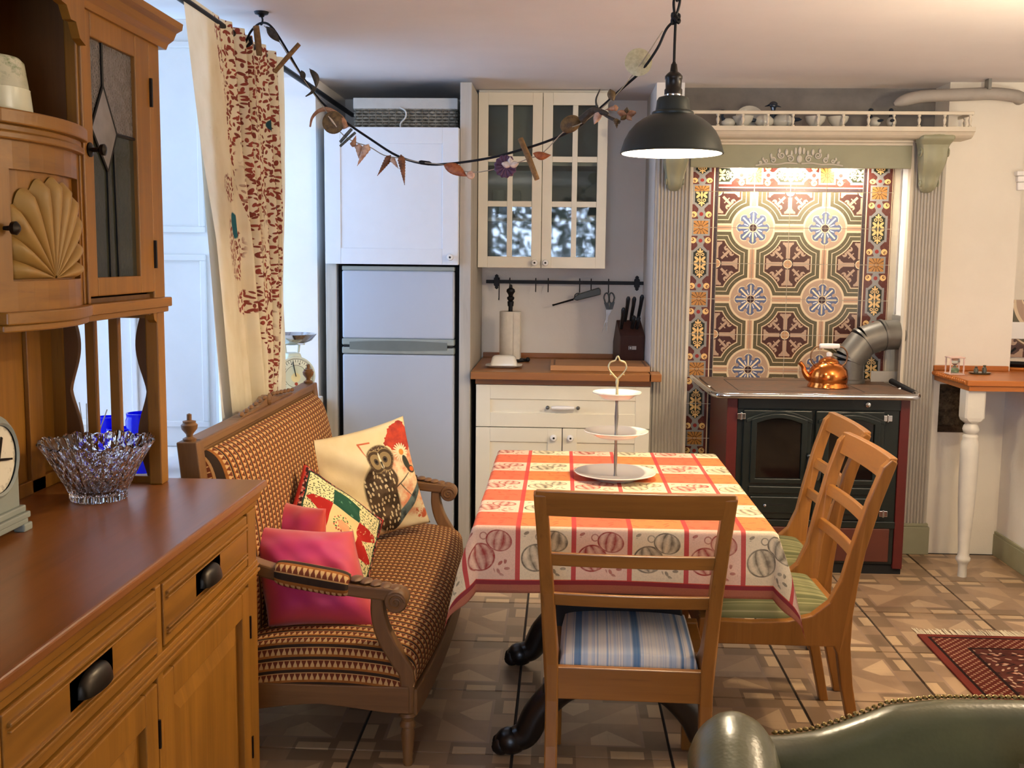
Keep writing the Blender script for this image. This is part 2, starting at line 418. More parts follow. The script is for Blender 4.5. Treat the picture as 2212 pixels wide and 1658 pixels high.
# rear window behind the viewer, with a leafy shrub outside it
w2 = bpy.data.objects.new('window_2', None); COL.objects.link(w2); w2['kind'] = 'structure'; w2.location = (-0.25, -2.03, 1.4)
f2 = MB()
for xx in (-0.95, -0.28, 0.39): f2.box(xx, xx+0.06, -2.05, -2.0, 0.65, 2.2)
for zz in (0.65, 1.40, 2.14): f2.box(-0.95, 0.45, -2.05, -2.0, zz, zz+0.06)
ob('window_frame', f2, whitep, w2, bevel=0.004)
leafm = plain('shrub_leaf', '#3f6b2c', 0.5, var=0.5, scale=3); lv_ = MB()
for k in range(4200):
    c0 = Vector((rng.uniform(-1.6, 1.1), rng.uniform(-3.1, -2.3), rng.uniform(0.2, 2.5))); a_ = Vector(rng.normal(0, 1, 3)).normalized(); b_ = a_.orthogonal().normalized()
    L_ = rng.uniform(0.05, 0.085); lv_.add([c0-a_*L_, c0-b_*L_*0.4, c0+a_*L_, c0+b_*L_*0.4], [(0, 1, 2, 3)])
lo_ = ob('garden_shrub_leaves', lv_, leafm, kind='stuff'); tag(lo_, 'green shrub leaves outside the rear window, seen only in reflections', 'shrub')
# ================================================================== DRESSER
pineY = wood('dresser_pine_lengthwise', '#a06a20', '#744a10', 'Y', 0.4)
pineZ = wood('dresser_pine_upright', '#a06a20', '#744a10', 'Z', 0.42)
pinetop = wood('dresser_top_wood', '#93592a', '#6f421c', 'Y', 0.28, 0.7, 0.5)
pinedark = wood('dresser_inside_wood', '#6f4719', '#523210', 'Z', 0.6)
bronze = plain('dark_bronze', '#2a231a', 0.38, 0.8, 0.3, 30)
shellw = plain('pale_carved_wood', '#a27a38', 0.5, var=0.15, scale=10)
dr = thing('dresser', 'tall carved pine dresser with leaded glass door and brown polished top, at left of frame', 'dresser', (-1.08, 1.95, 0))
Y0, Y1 = 1.05, 2.765
ob('carcass', MB().box(-1.33, -0.822, Y0, Y1, 0.06, 0.862).box(-1.33, -0.812, Y0, Y1, 0.0, 0.07), pineZ, dr, bevel=0.003)
tp = MB().box(-1.36, -0.787, Y0-0.04, Y1+0.05, 0.878, 0.9)
ob('worktop', tp, pinetop, dr, bevel=0.006, seg=3)
mo = MB(); prof = [(-0.835, 0.835), (-0.812, 0.835), (-0.810, 0.848), (-0.802, 0.856), (-0.797, 0.872), (-0.795, 0.878), (-0.835, 0.878)]
mo.prism([(x, z) for x, z in prof], Y0-0.02, Y1+0.025, 'Y')
ob('top_moulding', mo, pineY, dr)
st = MB()
for y0, y1 in ((2.688, 2.765), (2.056, 2.086), (1.42, 1.457)): ob('face_stile', MB().box(-0.83, -0.806, y0, y1, 0.07, 0.836), pineZ, dr, bevel=0.003)
rl = MB().box(-0.83, -0.803, Y0, Y1, 0.652, 0.694).box(-0.83, -0.796, Y0, Y1, 0.664, 0.672).box(-0.83, -0.797, Y0, Y1, 0.679, 0.685)
ob('rail', rl, pineY, dr, bevel=0.002)
def pull(cy, cz, par):
    m = MB(); n = 14; k = 8
    m.box(-0.808, -0.805, cy-0.085, cy+0.085, cz-0.03, cz+0.034)
    P = np.zeros((n+1, k+1, 3))
    for i in range(n+1):
        for j in range(k+1):
            a = PI*i/n; b = PI/2*j/k                      # cup: open at the bottom
            P[i, j] = (-0.805+0.024*math.sin(b)*math.sin(a)**0.6, cy-0.058*math.cos(a), cz-0.020+0.040*math.cos(b)*math.sin(a)**0.5)
    m.grid(P); ob('cup_handle', m, bronze, par, smooth=60)
def drawer(y0, y1, cy):
    m = MB().box(-0.825, -0.805, y0, y1, 0.7, 0.832)
    d = ob('drawer', m, pineY, dr, bevel=0.003)
    b = MB()
    for z0, z1 in ((0.722, 0.729), (0.734, 0.738), (0.798, 0.802), (0.807, 0.814)): b.box(-0.807, -0.798, y0+0.012, y1-0.012, z0, z1)
    ob('bead', b, pineY, d, bevel=0.002); pull(cy, 0.772, d)
drawer(2.095, 2.68, 2.375); drawer(1.46, 2.055, 1.758)
def door(y0, y1):
    m = MB(); s = 0.062
    m.box(-0.825, -0.805, y0, y0+s, 0.09, 0.64).box(-0.825, -0.805, y1-s, y1, 0.09, 0.64).box(-0.825, -0.805, y0+s, y1-s, 0.575, 0.64).box(-0.825, -0.805, y0+s, y1-s, 0.09, 0.16)
    d = ob('door', m, pineZ, dr, bevel=0.003)
    p = MB(); e = 0.05
    p.hexa([(-0.824, y0+s, 0.16), (-0.824, y1-s, 0.16), (-0.824, y1-s, 0.575), (-0.824, y0+s, 0.575), (-0.812, y0+s+e, 0.16+e), (-0.812, y1-s-e, 0.16+e), (-0.812, y1-s-e, 0.575-e), (-0.812, y0+s+e, 0.575-e)])
    ob('door_panel', p, pineZ, d)
    for zz in (0.53, 0.2): ob('hinge', MB().box(-0.812, -0.802, y1+0.001, y1+0.007, zz-0.03, zz+0.03), bronze, d)
door(2.08, 2.69); door(1.46, 2.05)
# hutch
hx = -1.04
ob('back_board', MB().box(-1.345, -1.33, Y0, Y1, 0.9, 2.06), pineZ, dr)
bb = MB()
for yy in (2.62, 2.30, 1.60): bb.box(-1.33, -1.318, yy-0.035, yy+0.035, 0.9, 1.385)
bb.box(-1.33, -1.318, Y0, Y1, 0.9, 0.935); ob('back_frame', bb, pineZ, dr, bevel=0.002)
ob('side_panel', MB().box(-1.33, -1.05, 2.742, 2.768, 1.375, 2.03), pineZ, dr)
ob('front_post', MB().box(-1.075, hx, 2.722, 2.77, 0.9, 1.38).box(-1.06, hx+0.003, 2.70, 2.772, 1.38, 2.04), pineZ, dr, bevel=0.004)
ob('back_post', MB().box(-1.33, -1.30, 2.735, 2.768, 0.9, 1.38), pineZ, dr)
def wavy(x0, xs, name):
    z = np.linspace(0.9, 1.385, 41); pts = []
    for q in z:
        t = (q-0.9)/0.485
        w = 0.5+0.5*math.cos(2*PI*(t*2-0.5)); w = w**0.7
        pts.append((xs*(0.012+0.026*w), q))
    poly = [(x0, 0.9)]+[(x0+p[0], p[1]) for p in pts]+[(x0, 1.385)]
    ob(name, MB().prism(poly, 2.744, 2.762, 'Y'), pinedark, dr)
wavy(-1.072, -1, 'fret_board'); wavy(-1.30, 1, 'fret_board')
for xx in (-1.231, -1.168): ob('slat', MB().box(xx-0.013, xx+0.013, 2.744, 2.764, 0.9, 1.385), pineZ, dr, bevel=0.002)
ob('side_rail', MB().box(-1.33, -1.05, 2.742, 2.766, 1.335, 1.38).box(-1.33, -1.05, 2.742, 2.766, 0.9, 0.918), pineY, dr)
fb = [(2.722, 1.385), (2.722, 1.325), (2.705, 1.333), (2.698, 1.352), (2.672, 1.348), (2.655, 1.36), (2.63, 1.385)]
ob('fret_bracket', MB().prism(fb, -1.062, -1.042, 'X'), pineZ, dr)
def bowx(y): return hx + (0.034*(1-((y-2.115)/0.18)**2) if 1.935 < y < 2.295 else 0)
ys = [1.935+0.36*i/20 for i in range(21)]
def bowboard(name, z0, z1, off, m, back=-1.33, par=dr, rngs=ys, lab=None):
    poly = [(back, rngs[0])]+[(bowx(y)+off, y) for y in rngs]+[(back, rngs[-1])]
    return ob(name, MB().prism(poly, z0, z1, 'Z'), m, par, bevel=0.003, label=lab)
bowboard('niche_shelf', 1.735, 1.762, 0.022, pineY); bowboard('shelf_moulding', 1.722, 1.736, 0.008, pineY); bowboard('shelf_moulding', 1.708, 1.722, 0.014, pineY)
bowboard('base_moulding', 1.352, 1.366, 0.012, pineY); bowboard('base_board', 1.366, 1.39, 0.02, pineY)
ob('base_moulding', MB().box(-1.33, hx+0.012, 2.295, 2.77, 1.352, 1.367).box(-1.33, hx+0.02, 2.295, 2.775, 1.366, 1.39), pineY, dr, bevel=0.003)
def bowdoor(y0, y1, yc, knob):
    s = 0.034
    def strip(a, b, z0, z1, m=pineZ, off=0.0, th=0.02):
        r = [a+(b-a)*i/8 for i in range(9)]
        mb = MB(); poly = [(bowx(y)+off-th, y) for y in r][::-1]; poly = [(bowx(y)+off, y) for y in r]+poly
        return mb.prism(poly, z0, z1, 'Z')
    d = ob('bow_door', strip(y0, y1, 1.39, 1.447), pineY, dr)
    ob('door_rail', strip(y0, y1, 1.655, 1.708), pineY, d); ob('door_stile', strip(y0, y0+s, 1.447, 1.655), pineZ, d); ob('door_stile', strip(y1-s, y1, 1.447, 1.655), pineZ, d)
    ob('door_panel', strip(y0+s, y1-s, 1.447, 1.655, off=-0.012, th=0.008), pineZ, d)
    n, k = 176, 10; P = np.zeros((n+1, k+1, 3)); hw = (y1-y0)/2-s-0.003
    for i in range(n+1):
        th = PI*i/n; R = min(0.2, hw/max(abs(math.cos(th)), 1e-3)); lob = abs(math.sin(th*11))
        R *= 0.93+0.07*lob
        for j in range(k+1):
            r = R*(0.03+0.97*j/k); y = yc-r*math.cos(th)
            P[i, j] = (bowx(y)-0.011+(0.002+0.020*lob**0.7)*min(1, 0.25+j/k)*(1 if j < k else 0.15), y, 1.45+r*math.sin(th))
    ob('carved_shell', MB().grid(P), shellw, d, smooth=70)
    ob('knob', MB().lathe([(0.004, 0), (0.005, 0.012), (0.012, 0.016), (0.013, 0.024), (0.006, 0.03), (0, 0.031)], 14, (bowx(knob), knob, 1.545), 'X'), bronze, d, smooth=True)
bowdoor(1.940, 2.29, 2.115, 1.957)
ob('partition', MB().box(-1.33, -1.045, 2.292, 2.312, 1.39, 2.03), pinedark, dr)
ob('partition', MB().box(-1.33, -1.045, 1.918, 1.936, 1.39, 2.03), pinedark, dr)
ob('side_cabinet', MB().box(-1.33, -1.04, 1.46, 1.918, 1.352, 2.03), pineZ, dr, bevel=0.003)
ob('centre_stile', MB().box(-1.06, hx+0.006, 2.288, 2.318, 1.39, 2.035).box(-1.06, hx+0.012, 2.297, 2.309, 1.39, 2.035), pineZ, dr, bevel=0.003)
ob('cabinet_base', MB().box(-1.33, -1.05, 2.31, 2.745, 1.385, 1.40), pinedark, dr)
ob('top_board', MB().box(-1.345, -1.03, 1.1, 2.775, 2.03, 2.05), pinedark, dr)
cor = [(-1.06, 2.022), (-1.028, 2.022), (-1.022, 2.035), (-1.008, 2.045), (-1.0, 2.062), (-0.985, 2.07), (-0.982, 2.085), (-1.06, 2.085)]
ob('cornice', MB().prism(cor, 1.1, 2.80, 'Y').box(-1.33, -1.03, 2.768, 2.80, 2.045, 2.085), pineY, dr)
arb = [(2.288, 2.03), (2.288, 1.935), (2.262, 1.945), (2.245, 1.975), (2.222, 1.975), (2.205, 2.0), (2.17, 2.005), (2.14, 2.03)]
ob('fret_bracket', MB().prism(arb, -1.03, -1.012, 'X'), pineZ, dr)
# glazed door
dm = MB(); gy0, gy1, gz0, gz1 = 2.365, 2.612, 1.447, 1.97
dm.box(-1.058, -1.036, 2.32, gy0, 1.405, 2.025).box(-1.058, -1.036, gy1, 2.70, 1.405, 2.025).box(-1.058, -1.036, gy0, gy1, 1.405, gz0).box(-1.058, -1.036, gy0, gy1, gz1, 2.025)
gd = ob('glazed_door', dm, pineZ, dr, bevel=0.003)
pT, pL, pB, pR = (2.44, 1.876), (2.372, 1.776), (2.454, 1.687), (2.508, 1.776)
pg = Mat('hammered_pane', 0.22, 0, 0.5); n = pg.vor(160); f = E(pg.nt, n.outputs['Distance']); pg.col(pg.mix(pg.noise(40), '#77706a', '#4c453f')); pg.bump(f, 0.5, 0.003)
pd = Mat('dark_pane', 0.12, 0, 0.6); pd.col(pd.mix(pd.noise(9), '#2c2c20', '#3a3a2c')); pd.bump(pd.noise(60), 0.2, 0.002)
pc = Mat('bevelled_pane', 0.06, 0.35, 0.8); pc.col(pc.mix(pc.noise(11, 3), '#b8aca4', '#6e6a5c'))
M1, M2, M3 = (2.492, 1.74), (2.50, gz0), (2.454, gz0)
for poly, m in (([(gy0, gz1), (2.44, gz1), pT, pL, (gy0, 1.77)], pg), ([(2.44, gz1), (gy1, gz1), (gy1, 1.776), pR, pT], pg), ([pT, pR, pB, pL], pc),
                ([(gy0, 1.77), pL, pB, M3, (gy0, gz0)], pd), ([pB, M1, M2, M3], pd), ([pR, (gy1, 1.776), (gy1, gz0), M2, M1], pd)):
    ob('pane', MB().prism(poly, -1.05, -1.047 if m is not pc else -1.043, 'X'), m, gd)
lead = plain('lead_came', '#1d1b18', 0.5, 0.6)
lc = MB()
for a_, b_ in ((pT, (2.44, gz1)), (pT, pL), (pT, pR), (pL, pB), (pR, pB), (pB, M3), (M1, M2), (pR, (gy1, 1.776)), ((gy0, gz0), (gy0, 1.776))):
    lc.tube([(-1.045, a_[0], a_[1]), (-1.045, b_[0], b_[1])], 0.004, 6)
ob('lead_came', lc, lead, gd)
ob('knob', MB().lathe([(0.016, 0), (0.016, 0.003), (0.005, 0.006), (0.005, 0.02), (0.012, 0.026), (0.013, 0.034), (0, 0.038)], 14, (-1.036, 2.343, 1.725), 'X'), bronze, gd, smooth=True)
for zz in (1.9, 1.5): ob('hinge', MB().box(-1.042, -1.030, 2.698, 2.706, zz-0.035, zz+0.035), bronze, gd)
# pot in the niche
cer = Mat('mottled_cream_glaze', 0.25, 0, 0.5); zz = cer.xyz()[2]; nn = cer.noise(26, 5, 0.7)
cer.col(cer.mix(nn.soft(0.45, 0.62)*zz.soft(0.10, 0.16), '#d8d2b0', '#7c8a5e'))
t = ob('ceramic_jar', MB().lathe([(0.084, 0), (0.086, 0.006), (0.081, 0.09), (0.0815, 0.093), (0.079, 0.096), (0.072, 0.185), (0.064, 0.2), (0.06, 0.2), (0.06, 0.19), (0.0, 0.19)], 32), cer, smooth=True)
t.location = (-1.125, 2.085, 1.763); t.scale = (1, 1, 0.56); tag(t, 'cream tapered jar with green mottled top in the dresser niche', 'jar')
# mantel clock
ck = thing('mantel_clock', 'grey painted mantel clock with pale dial standing on the dresser', 'clock', (-1.2, 2.13, 0.9))
grey = plain('grey_chalk_paint', '#8d9184', 0.6, var=0.1)
cy = 2.135; poly = [(cy-0.092, 0.955), (cy+0.092, 0.955), (cy+0.092, 1.075)]+arc(cy, 1.075, 0.092, 0, PI, 16)[1:]
ob('case', MB().prism(poly, -1.25, -1.165, 'X'), grey, ck, bevel=0.004)
ob('plinth', MB().box(-1.262, -1.152, cy-0.112, cy+0.112, 0.928, 0.942).box(-1.257, -1.158, cy-0.104, cy+0.104, 0.942, 0.957).box(-1.26, -1.156, cy-0.108, cy+0.108, 0.915, 0.928), grey, ck, bevel=0.003)
for yy in (cy-0.1, cy+0.1):
    for xx in (-1.25, -1.165): ob('foot', MB().box(xx-0.013, xx+0.013, yy-0.018, yy+0.018, 0.9, 0.917), grey, ck, bevel=0.003)
dial = Mat('worn_clock_dial', 0.5); n = dial.noise(24, 5, 0.7); dial.col(dial.mix(n.soft(0.55, 0.6)*0.5, '#e2d8bd', '#8f7f60'))
ob('dial', MB().lathe([(0, 0), (0.072, 0), (0.072, 0.004), (0, 0.007)], 36, (-1.165, cy, 1.075), 'X'), dial, ck, smooth=30)
ob('bezel', MB().lathe([(0.071, 0), (0.082, 0), (0.082, 0.008), (0.076, 0.012), (0.071, 0.008)], 36, (-1.165, cy, 1.075), 'X', cap=False), grey, ck, smooth=True)
ob('hand', MB().prism([(cy-0.003, 1.072), (cy+0.003, 1.072), (cy+0.018, 1.118), (cy+0.012, 1.121)], -1.159, -1.157, 'X').prism([(cy-0.002, 1.078), (cy-0.002, 1.072), (cy+0.05, 1.066), (cy+0.05, 1.07)], -1.1565, -1.155, 'X'), bronze, ck)
# crystal bowl
crystal = Mat('cut_crystal', 0.03); crystal.set('Transmission Weight', 1.0); crystal.set('IOR', 1.5)
crystal.col('#f6f4f4')
bw = MB(); nA = 192; rowsz0 = [(0.062, 0.0), (0.066, 0.004), (0.066, 0.018), (0.07, 0.028), (0.082, 0.052), (0.1, 0.085), (0.118, 0.117), (0.134, 0.142)]
zs_ = np.linspace(0, 0.142, 40); rowsz = [(float(np.interp(q, [z for r, z in rowsz0], [r for r, z in rowsz0])), float(q)) for q in zs_]
Po = np.zeros((nA+1, len(rowsz)+7, 3))
for i in range(nA+1):
    a_ = 2*PI*i/nA; k = i % 6; saw = (abs(k-3)/3.0)*0.006; big = 0.0035*math.cos(a_*8)
    for j, (r, zq) in enumerate(rowsz):
        t_ = j/(len(rowsz)-1); rel = (0.0030*max(abs(math.sin(12*a_+zq*75)), abs(math.sin(12*a_-zq*75)))**3 if zq > 0.02 else 0.002*abs(math.sin(a_*24)))-0.0025*(abs(math.sin(a_*6)) < 0.12)
        Po[i, j] = ((r+rel)*math.cos(a_), (r+rel)*math.sin(a_), zq+(saw+big)*(j == len(rowsz)-1))
    for j in range(7):
        r, zq = [(0.128, 0.141), (0.112, 0.115), (0.094, 0.084), (0.076, 0.053), (0.06, 0.03), (0.03, 0.022), (0.0001, 0.02)][j]
        Po[i, len(rowsz)+j] = (r*math.cos(a_), r*math.sin(a_), zq+(saw+big)*(j == 0))
bw.grid(Po); bw.add([(0.062*math.cos(2*PI*i/nA), 0.062*math.sin(2*PI*i/nA), 0) for i in range(nA)], [tuple(range(nA))])
me = bw.mesh('crystal_bowl'); bm = bmesh.new(); bm.from_mesh(me); bmesh.ops.remove_doubles(bm, verts=bm.verts, dist=0.00005); bmesh.ops.recalc_face_normals(bm, faces=bm.faces); bm.to_mesh(me); bm.free()
me.materials.append(crystal.m); t = link('crystal_bowl', me); t.location = (-1.135, 2.55, 0.9005)
tag(t, 'cut crystal bowl with saw-tooth rim standing on the dresser top', 'bowl')
# things on the sill behind
bglass = Mat('cobalt_glass', 0.08, 0, 0.6); bglass.set('Transmission Weight', 0.55); bglass.col('#1016f0'); bglass.set('IOR', 1.3)
def bluejar(x, y, r, h, lab):
    m = MB().lathe([(r*0.96, 0), (r, 0.006), (r, h*0.88), (r*0.93, h*0.93), (r*0.96, h), (r*0.86, h), (r*0.84, h*0.9), (r*0.84, 0.012), (0, 0.012)], 24)
    o = ob('glass_jar', m, bglass, smooth=True); o.location = (x, y, 0.7835); tag(o, lab, 'jar')
bluejar(-1.385, 3.46, 0.052, 0.195, 'tallest cobalt blue glass jar on the window sill'); bluejar(-1.455, 3.45, 0.045, 0.145, 'middle-height cobalt blue glass jar on the sill beside the tallest'); bluejar(-1.545, 3.56, 0.038, 0.165, 'cobalt blue glass jar leftmost of the three on the sill')
rd = thing('reed_diffuser', 'glass reed diffuser with thin sticks on the window sill', 'diffuser', (-1.50, 3.30, 0.7835))
ob('bottle', MB().lathe([(0.03, 0.784), (0.032, 0.79), (0.032, 0.83), (0.012, 0.85), (0.011, 0.87), (0.009, 0.87), (0.009, 0.85), (0, 0.84)], 20, (-1.50, 3.30, 0)), glass, rd, smooth=True)
reed = plain('reed_stick', '#8f8676', 0.7)
for dx, dy in ((-0.075, 0.01), (-0.03, 0.02), (0.068, 0.0), (0.02, -0.04)):
    ob('reed', MB().tube([(-1.50-dx*0.2, 3.30-dy*0.2, 0.80), (-1.50+dx, 3.30+dy, 1.045-abs(dx)*0.5)], 0.0018, 6), reed, rd)
# ================================================================== CURTAIN + ROD
iron = plain('black_iron', '#17171a', 0.5, 0.5, 0.3, 30)
rod = thing('curtain_rod', 'dark iron curtain rod running along the window wall under the ceiling', 'curtain rod', (-1.2, 4.0, 2.29))
ob('pole', MB().tube([(-1.2, 2.6, 2.292), (-1.2, 6.15, 2.292)], 0.0125, 12), iron, rod, smooth=True)
ob('bracket', MB().tube([(-1.35, 4.07, 2.292), (-1.19, 4.07, 2.27), (-1.172, 4.07, 2.285), (-1.178, 4.07, 2.305)], 0.008, 8).box(-1.40, -1.345, 4.055, 4.085, 2.25, 2.33), iron, rod)
ct = Mat('leaf_print_curtain', 0.85, 0, 0.15); u, v = ct.uv()          # metres across, metres down
cu = ct.noise(1, 3, 0.6, ct.vec(u*6, v*3.2)); base = ct.mix(ct.noise(2, 3, 0.5, ct.vec(u*4, v*4)).soft(0.3, 0.7), '#efe3c6', '#e2d2ae')
zone = u.gt(0.29+v*0.27)*u.lt(1.06)
dens = cu.soft(0.36, 0.42)
m1, r1 = ct.scatter(u, v, 40, 0.44, 0.20, 0.9); m2, r2 = ct.scatter(u+0.31, v+0.17, 46, 0.40, 0.18, 0.9)
spray = ((u - 0.355)*(1/0.07)).abs().lt(1.0)*((v-0.63).abs().lt(0.10)).mx((v-0.86).abs().lt(0.11))
lef = (m1*r1.gt(0.12)).mx(m2*r2.gt(0.15))*(zone*dens).mx(ct.ell(u, v, 0.33, 0.78, 0.13, 0.12)).mx(ct.ell(u, v, 0.31, 0.57, 0.08, 0.05)).mx(ct.ell(u, v, 0.42, 0.98, 0.1, 0.05)).mx(ct.ell(u, v, 0.22, 1.47, 0.06, 0.06)).clamp()
c = ct.mix(lef*0.95, base, ct.mix(r1, '#701c14', '#963224'))
fine = ct.noise(1, 5, 0.8, ct.vec(u*60, v*25)); c = ct.mix(fine.soft(0.63, 0.66)*u.lt(0.33)*ct.noise(1, 1, 0.5, ct.vec(u*5, v*2.2)).soft(0.5, 0.56)*0.5, c, '#a08a58')
c = ct.mix(ct.ell(u, v, 0.34, 0.70, 0.05, 0.045, 0.6), c, '#2c6670'); c = ct.mix(ct.ell(u, v, 0.90, 0.30, 0.03, 0.022), c, '#2a4a50'); c = ct.mix(ct.ell(u, v, 0.92, 0.62, 0.03, 0.03), c, '#2c6670')
ct.col(c); ct.bump(ct.noise(400, 2), 0.1, 0.001)
tl = ct.nt.nodes.new('ShaderNodeBsdfTranslucent'); ct.nt.links.new(c, tl.inputs[0]); ms = ct.nt.nodes.new('ShaderNodeMixShader'); ms.inputs[0].default_value = 0.22
ct.nt.links.new(ct.b.outputs[0], ms.inputs[1]); ct.nt.links.new(tl.outputs[0], ms.inputs[2]); ct.nt.links.new(ms.outputs[0], ct.out.inputs[0])
def interp(t, xs, ys_): return np.interp(t, xs, ys_)
def curtain_grid(nu, nv, ya, yb, x0, amp, z0, z1, wid, hh, sm=0.0):
    P = np.zeros((nv, nu, 3)); UV = np.zeros((nv, nu, 2))
    for j in range(nv):
        v_ = j/(nv-1); a, b = ya(v_), yb(v_)
        for i in range(nu):
            u_ = i/(nu-1)
            q = max(0, (u_-0.27)/0.73); s = u_ if u_ < 0.27 else u_
            ph = 2*PI*(q**0.9*7.0 + 0.18*math.sin(3*v_+u_*5))
            f = amp(v_)*(math.sin(ph)+0.35*math.sin(2.3*ph+1.1+v_*2))*min(1, q*5) + 0.012*math.sin(v_*4+u_*9)*v_
            edge = 0.02*math.sin(PI*min(1, u_/0.27))*v_
            P[j, i] = (x0+f+edge, a+(b-a)*s, z0+(z1-z0)*v_)
            UV[j, i] = (u_*wid, v_*hh)
    return P, UV
ya = lambda v_: interp(v_, [0, 0.3, 0.5, 0.75, 1], [3.40, 3.527, 3.657, 3.757, 3.872]); yb = lambda v_: interp(v_, [0, 0.1, 0.4, 0.75, 1], [4.60, 4.60, 4.59, 4.52, 4.40])
cu_t = thing('curtain', 'long cream curtain printed with red leaves hanging at the window behind the settle', 'curtain', (-1.19, 4.0, 0.8))
P, UV = curtain_grid(130, 90, ya, yb, -1.192, lambda v_: 0.024+0.018*v_, 2.312, 0.80, 1.25, 1.5)
ob('drape', MB().grid(P, UV), ct, cu_t, smooth='all')
lin_m = plain('white_lining', '#eceae6', 0.85, var=0.04)
ya2 = lambda v_: interp(v_, [0, 0.2, 0.4, 0.7, 1], [3.62, 3.62, 3.655, 3.745, 3.855])
P, UV = curtain_grid(60, 50, ya2, lambda v_: yb(v_)-0.1, -1.228, lambda v_: 0.012, 2.275, 0.79, 1.2, 1.5)
ob('lining', MB().grid(P, UV), lin_m, cu_t, smooth='all')
# ================================================================== SETTLE
oak = wood('settle_carved_oak', '#8a6238', '#644222', 'Y', 0.5); oakx = wood('settle_oak_cross', '#8a6238', '#644222', 'X', 0.5); oakz = wood('settle_oak_upright', '#8a6238', '#644222', 'Z', 0.5)
up = Mat('striped_tapestry', 0.88, 0, 0.15); u, v = up.uv()
s_ = (u*(1/0.037)).fract(); tq = ((v*(1/0.017)).fract() - 0.5).abs()*2
darks = s_.lt(0.24); tri = s_.band(0.42, 0.92)*((s_-0.42)*2.0).gt(tq)*1.0
wob = up.noise(30, 3, 0.6)
c = up.mix(wob.soft(0.3, 0.7), '#a3662e', '#8d5524'); c = up.mix(s_.band(0.42, 0.90)*tq.gt(0.35), c, '#c9a06a'); c = up.mix(tri*tq.lt(0.8), c, '#6a3420'); c = up.mix(darks, c, '#382a20'); c = up.mix(s_.band(0.93, 1.0), c, '#b98c58')
up.col(c); up.bump((s_-0.5).abs()*0.7 + tq*0.3, 0.35, 0.003)
se = thing('settle', 'carved oak settle with striped tapestry seat and back, full of cushions', 'settle', (-0.72, 3.75, 0))
YA, YB = 3.0, 4.50
def rsq(t, p=2.6): return max(0.0, 1-abs(t)**p)**(1/p)
# back upholstery
na, nb = 70, 26; P = np.zeros((nb, na, 3)); UV = np.zeros((nb, na, 2)); L = 0
prof = [(-0.905, 0.36), (-0.915, 0.48), (-0.935, 0.62), (-0.957, 0.74), (-0.978, 0.84), (-0.995, 0.90), (-1.02, 0.93), (-1.05, 0.938)]
pp_ = spline([(a, 0, b) for a, b in prof], 4)[:nb+4]; pp_ = pp_[:nb] if len(pp_) >= nb else pp_
nb = len(pp_); P = np.zeros((nb, na, 3)); UV = np.zeros((nb, na, 2)); L = 0
for j, q in enumerate(pp_):
    if j: L += (pp_[j]-pp_[j-1]).length
    for i in range(na):
        t = -1+2*i/(na-1); e = rsq(t, 7); yy = (YA+YB)/2+t*(YB-YA-0.13)/2
        P[j, i] = (q.x+0.03*math.sin(PI*j/(nb-1))*rsq(t, 3)-0.055*(1-e), yy, q.z-0.02*(1-e)); UV[j, i] = (yy-3.0, L)
ob('back_upholstery', MB().grid(P, UV), up, se, smooth='all')
fr = MB()
ob('back_board', MB().hexa([(-1.02, 3.05, 0.3), (-0.95, 3.05, 0.3), (-0.95, 4.45, 0.3), (-1.02, 4.45, 0.3), (-1.085, 3.05, 0.94), (-1.055, 3.05, 0.94), (-1.055, 4.45, 0.94), (-1.085, 4.45, 0.94)]), oakz, se)
ob('top_rail', MB().box(-1.10, -1.04, 3.03, 4.47, 0.935, 0.965).box(-1.092, -1.048, 3.03, 4.47, 0.90, 0.936), oak, se, bevel=0.006)
def finial(y):
    return MB().lathe([(0.018, 0.965), (0.02, 0.972), (0.009, 0.978), (0.01, 0.985), (0.022, 1.0), (0.024, 1.012), (0.018, 1.018), (0.019, 1.023), (0.007, 1.026), (0.007, 1.043), (0.0, 1.046)], 16, (-1.07, y, 0))
for y in (3.02, 4.48):
    ob('back_post', MB().hexa([(-1.0, y-0.03, 0), (-0.945, y-0.03, 0), (-0.945, y+0.03, 0), (-1.0, y+0.03, 0), (-1.10, y-0.03, 0.965), (-1.04, y-0.03, 0.965), (-1.04, y+0.03, 0.965), (-1.10, y+0.03, 0.965)]), oakz, se, bevel=0.004)
    ob('finial', finial(y), oakz, se, smooth=True)
cr = MB(); n = 60; top = []
for i in range(n+1):
    t = -1+2*i/n; hq = 0.006+0.020*math.exp(-(t/0.2)**2)+0.008*(1-abs(t))+0.004*abs(math.sin(t*22))
    top.append((3.80+t*0.40, 0.962+hq*(1-abs(t)**6)))
poly = [(3.40, 0.962)]+top+[(4.20, 0.962)]
cr.prism(poly, -1.083, -1.052, 'X'); cr.lathe([(0, 0.012), (0.014, 0.01), (0.022, 0.004), (0.024, 0)], 14, (-1.052, 3.80, 0.985), 'X')
for k in range(6):
    for sgn in (-1, 1): cr.ball((-1.052, 3.80+sgn*(0.06+k*0.055), 0.975+0.004*(6-k)), (0.008, 0.02, 0.008), 8, 5)
ob('carved_crest', cr, oak, se)
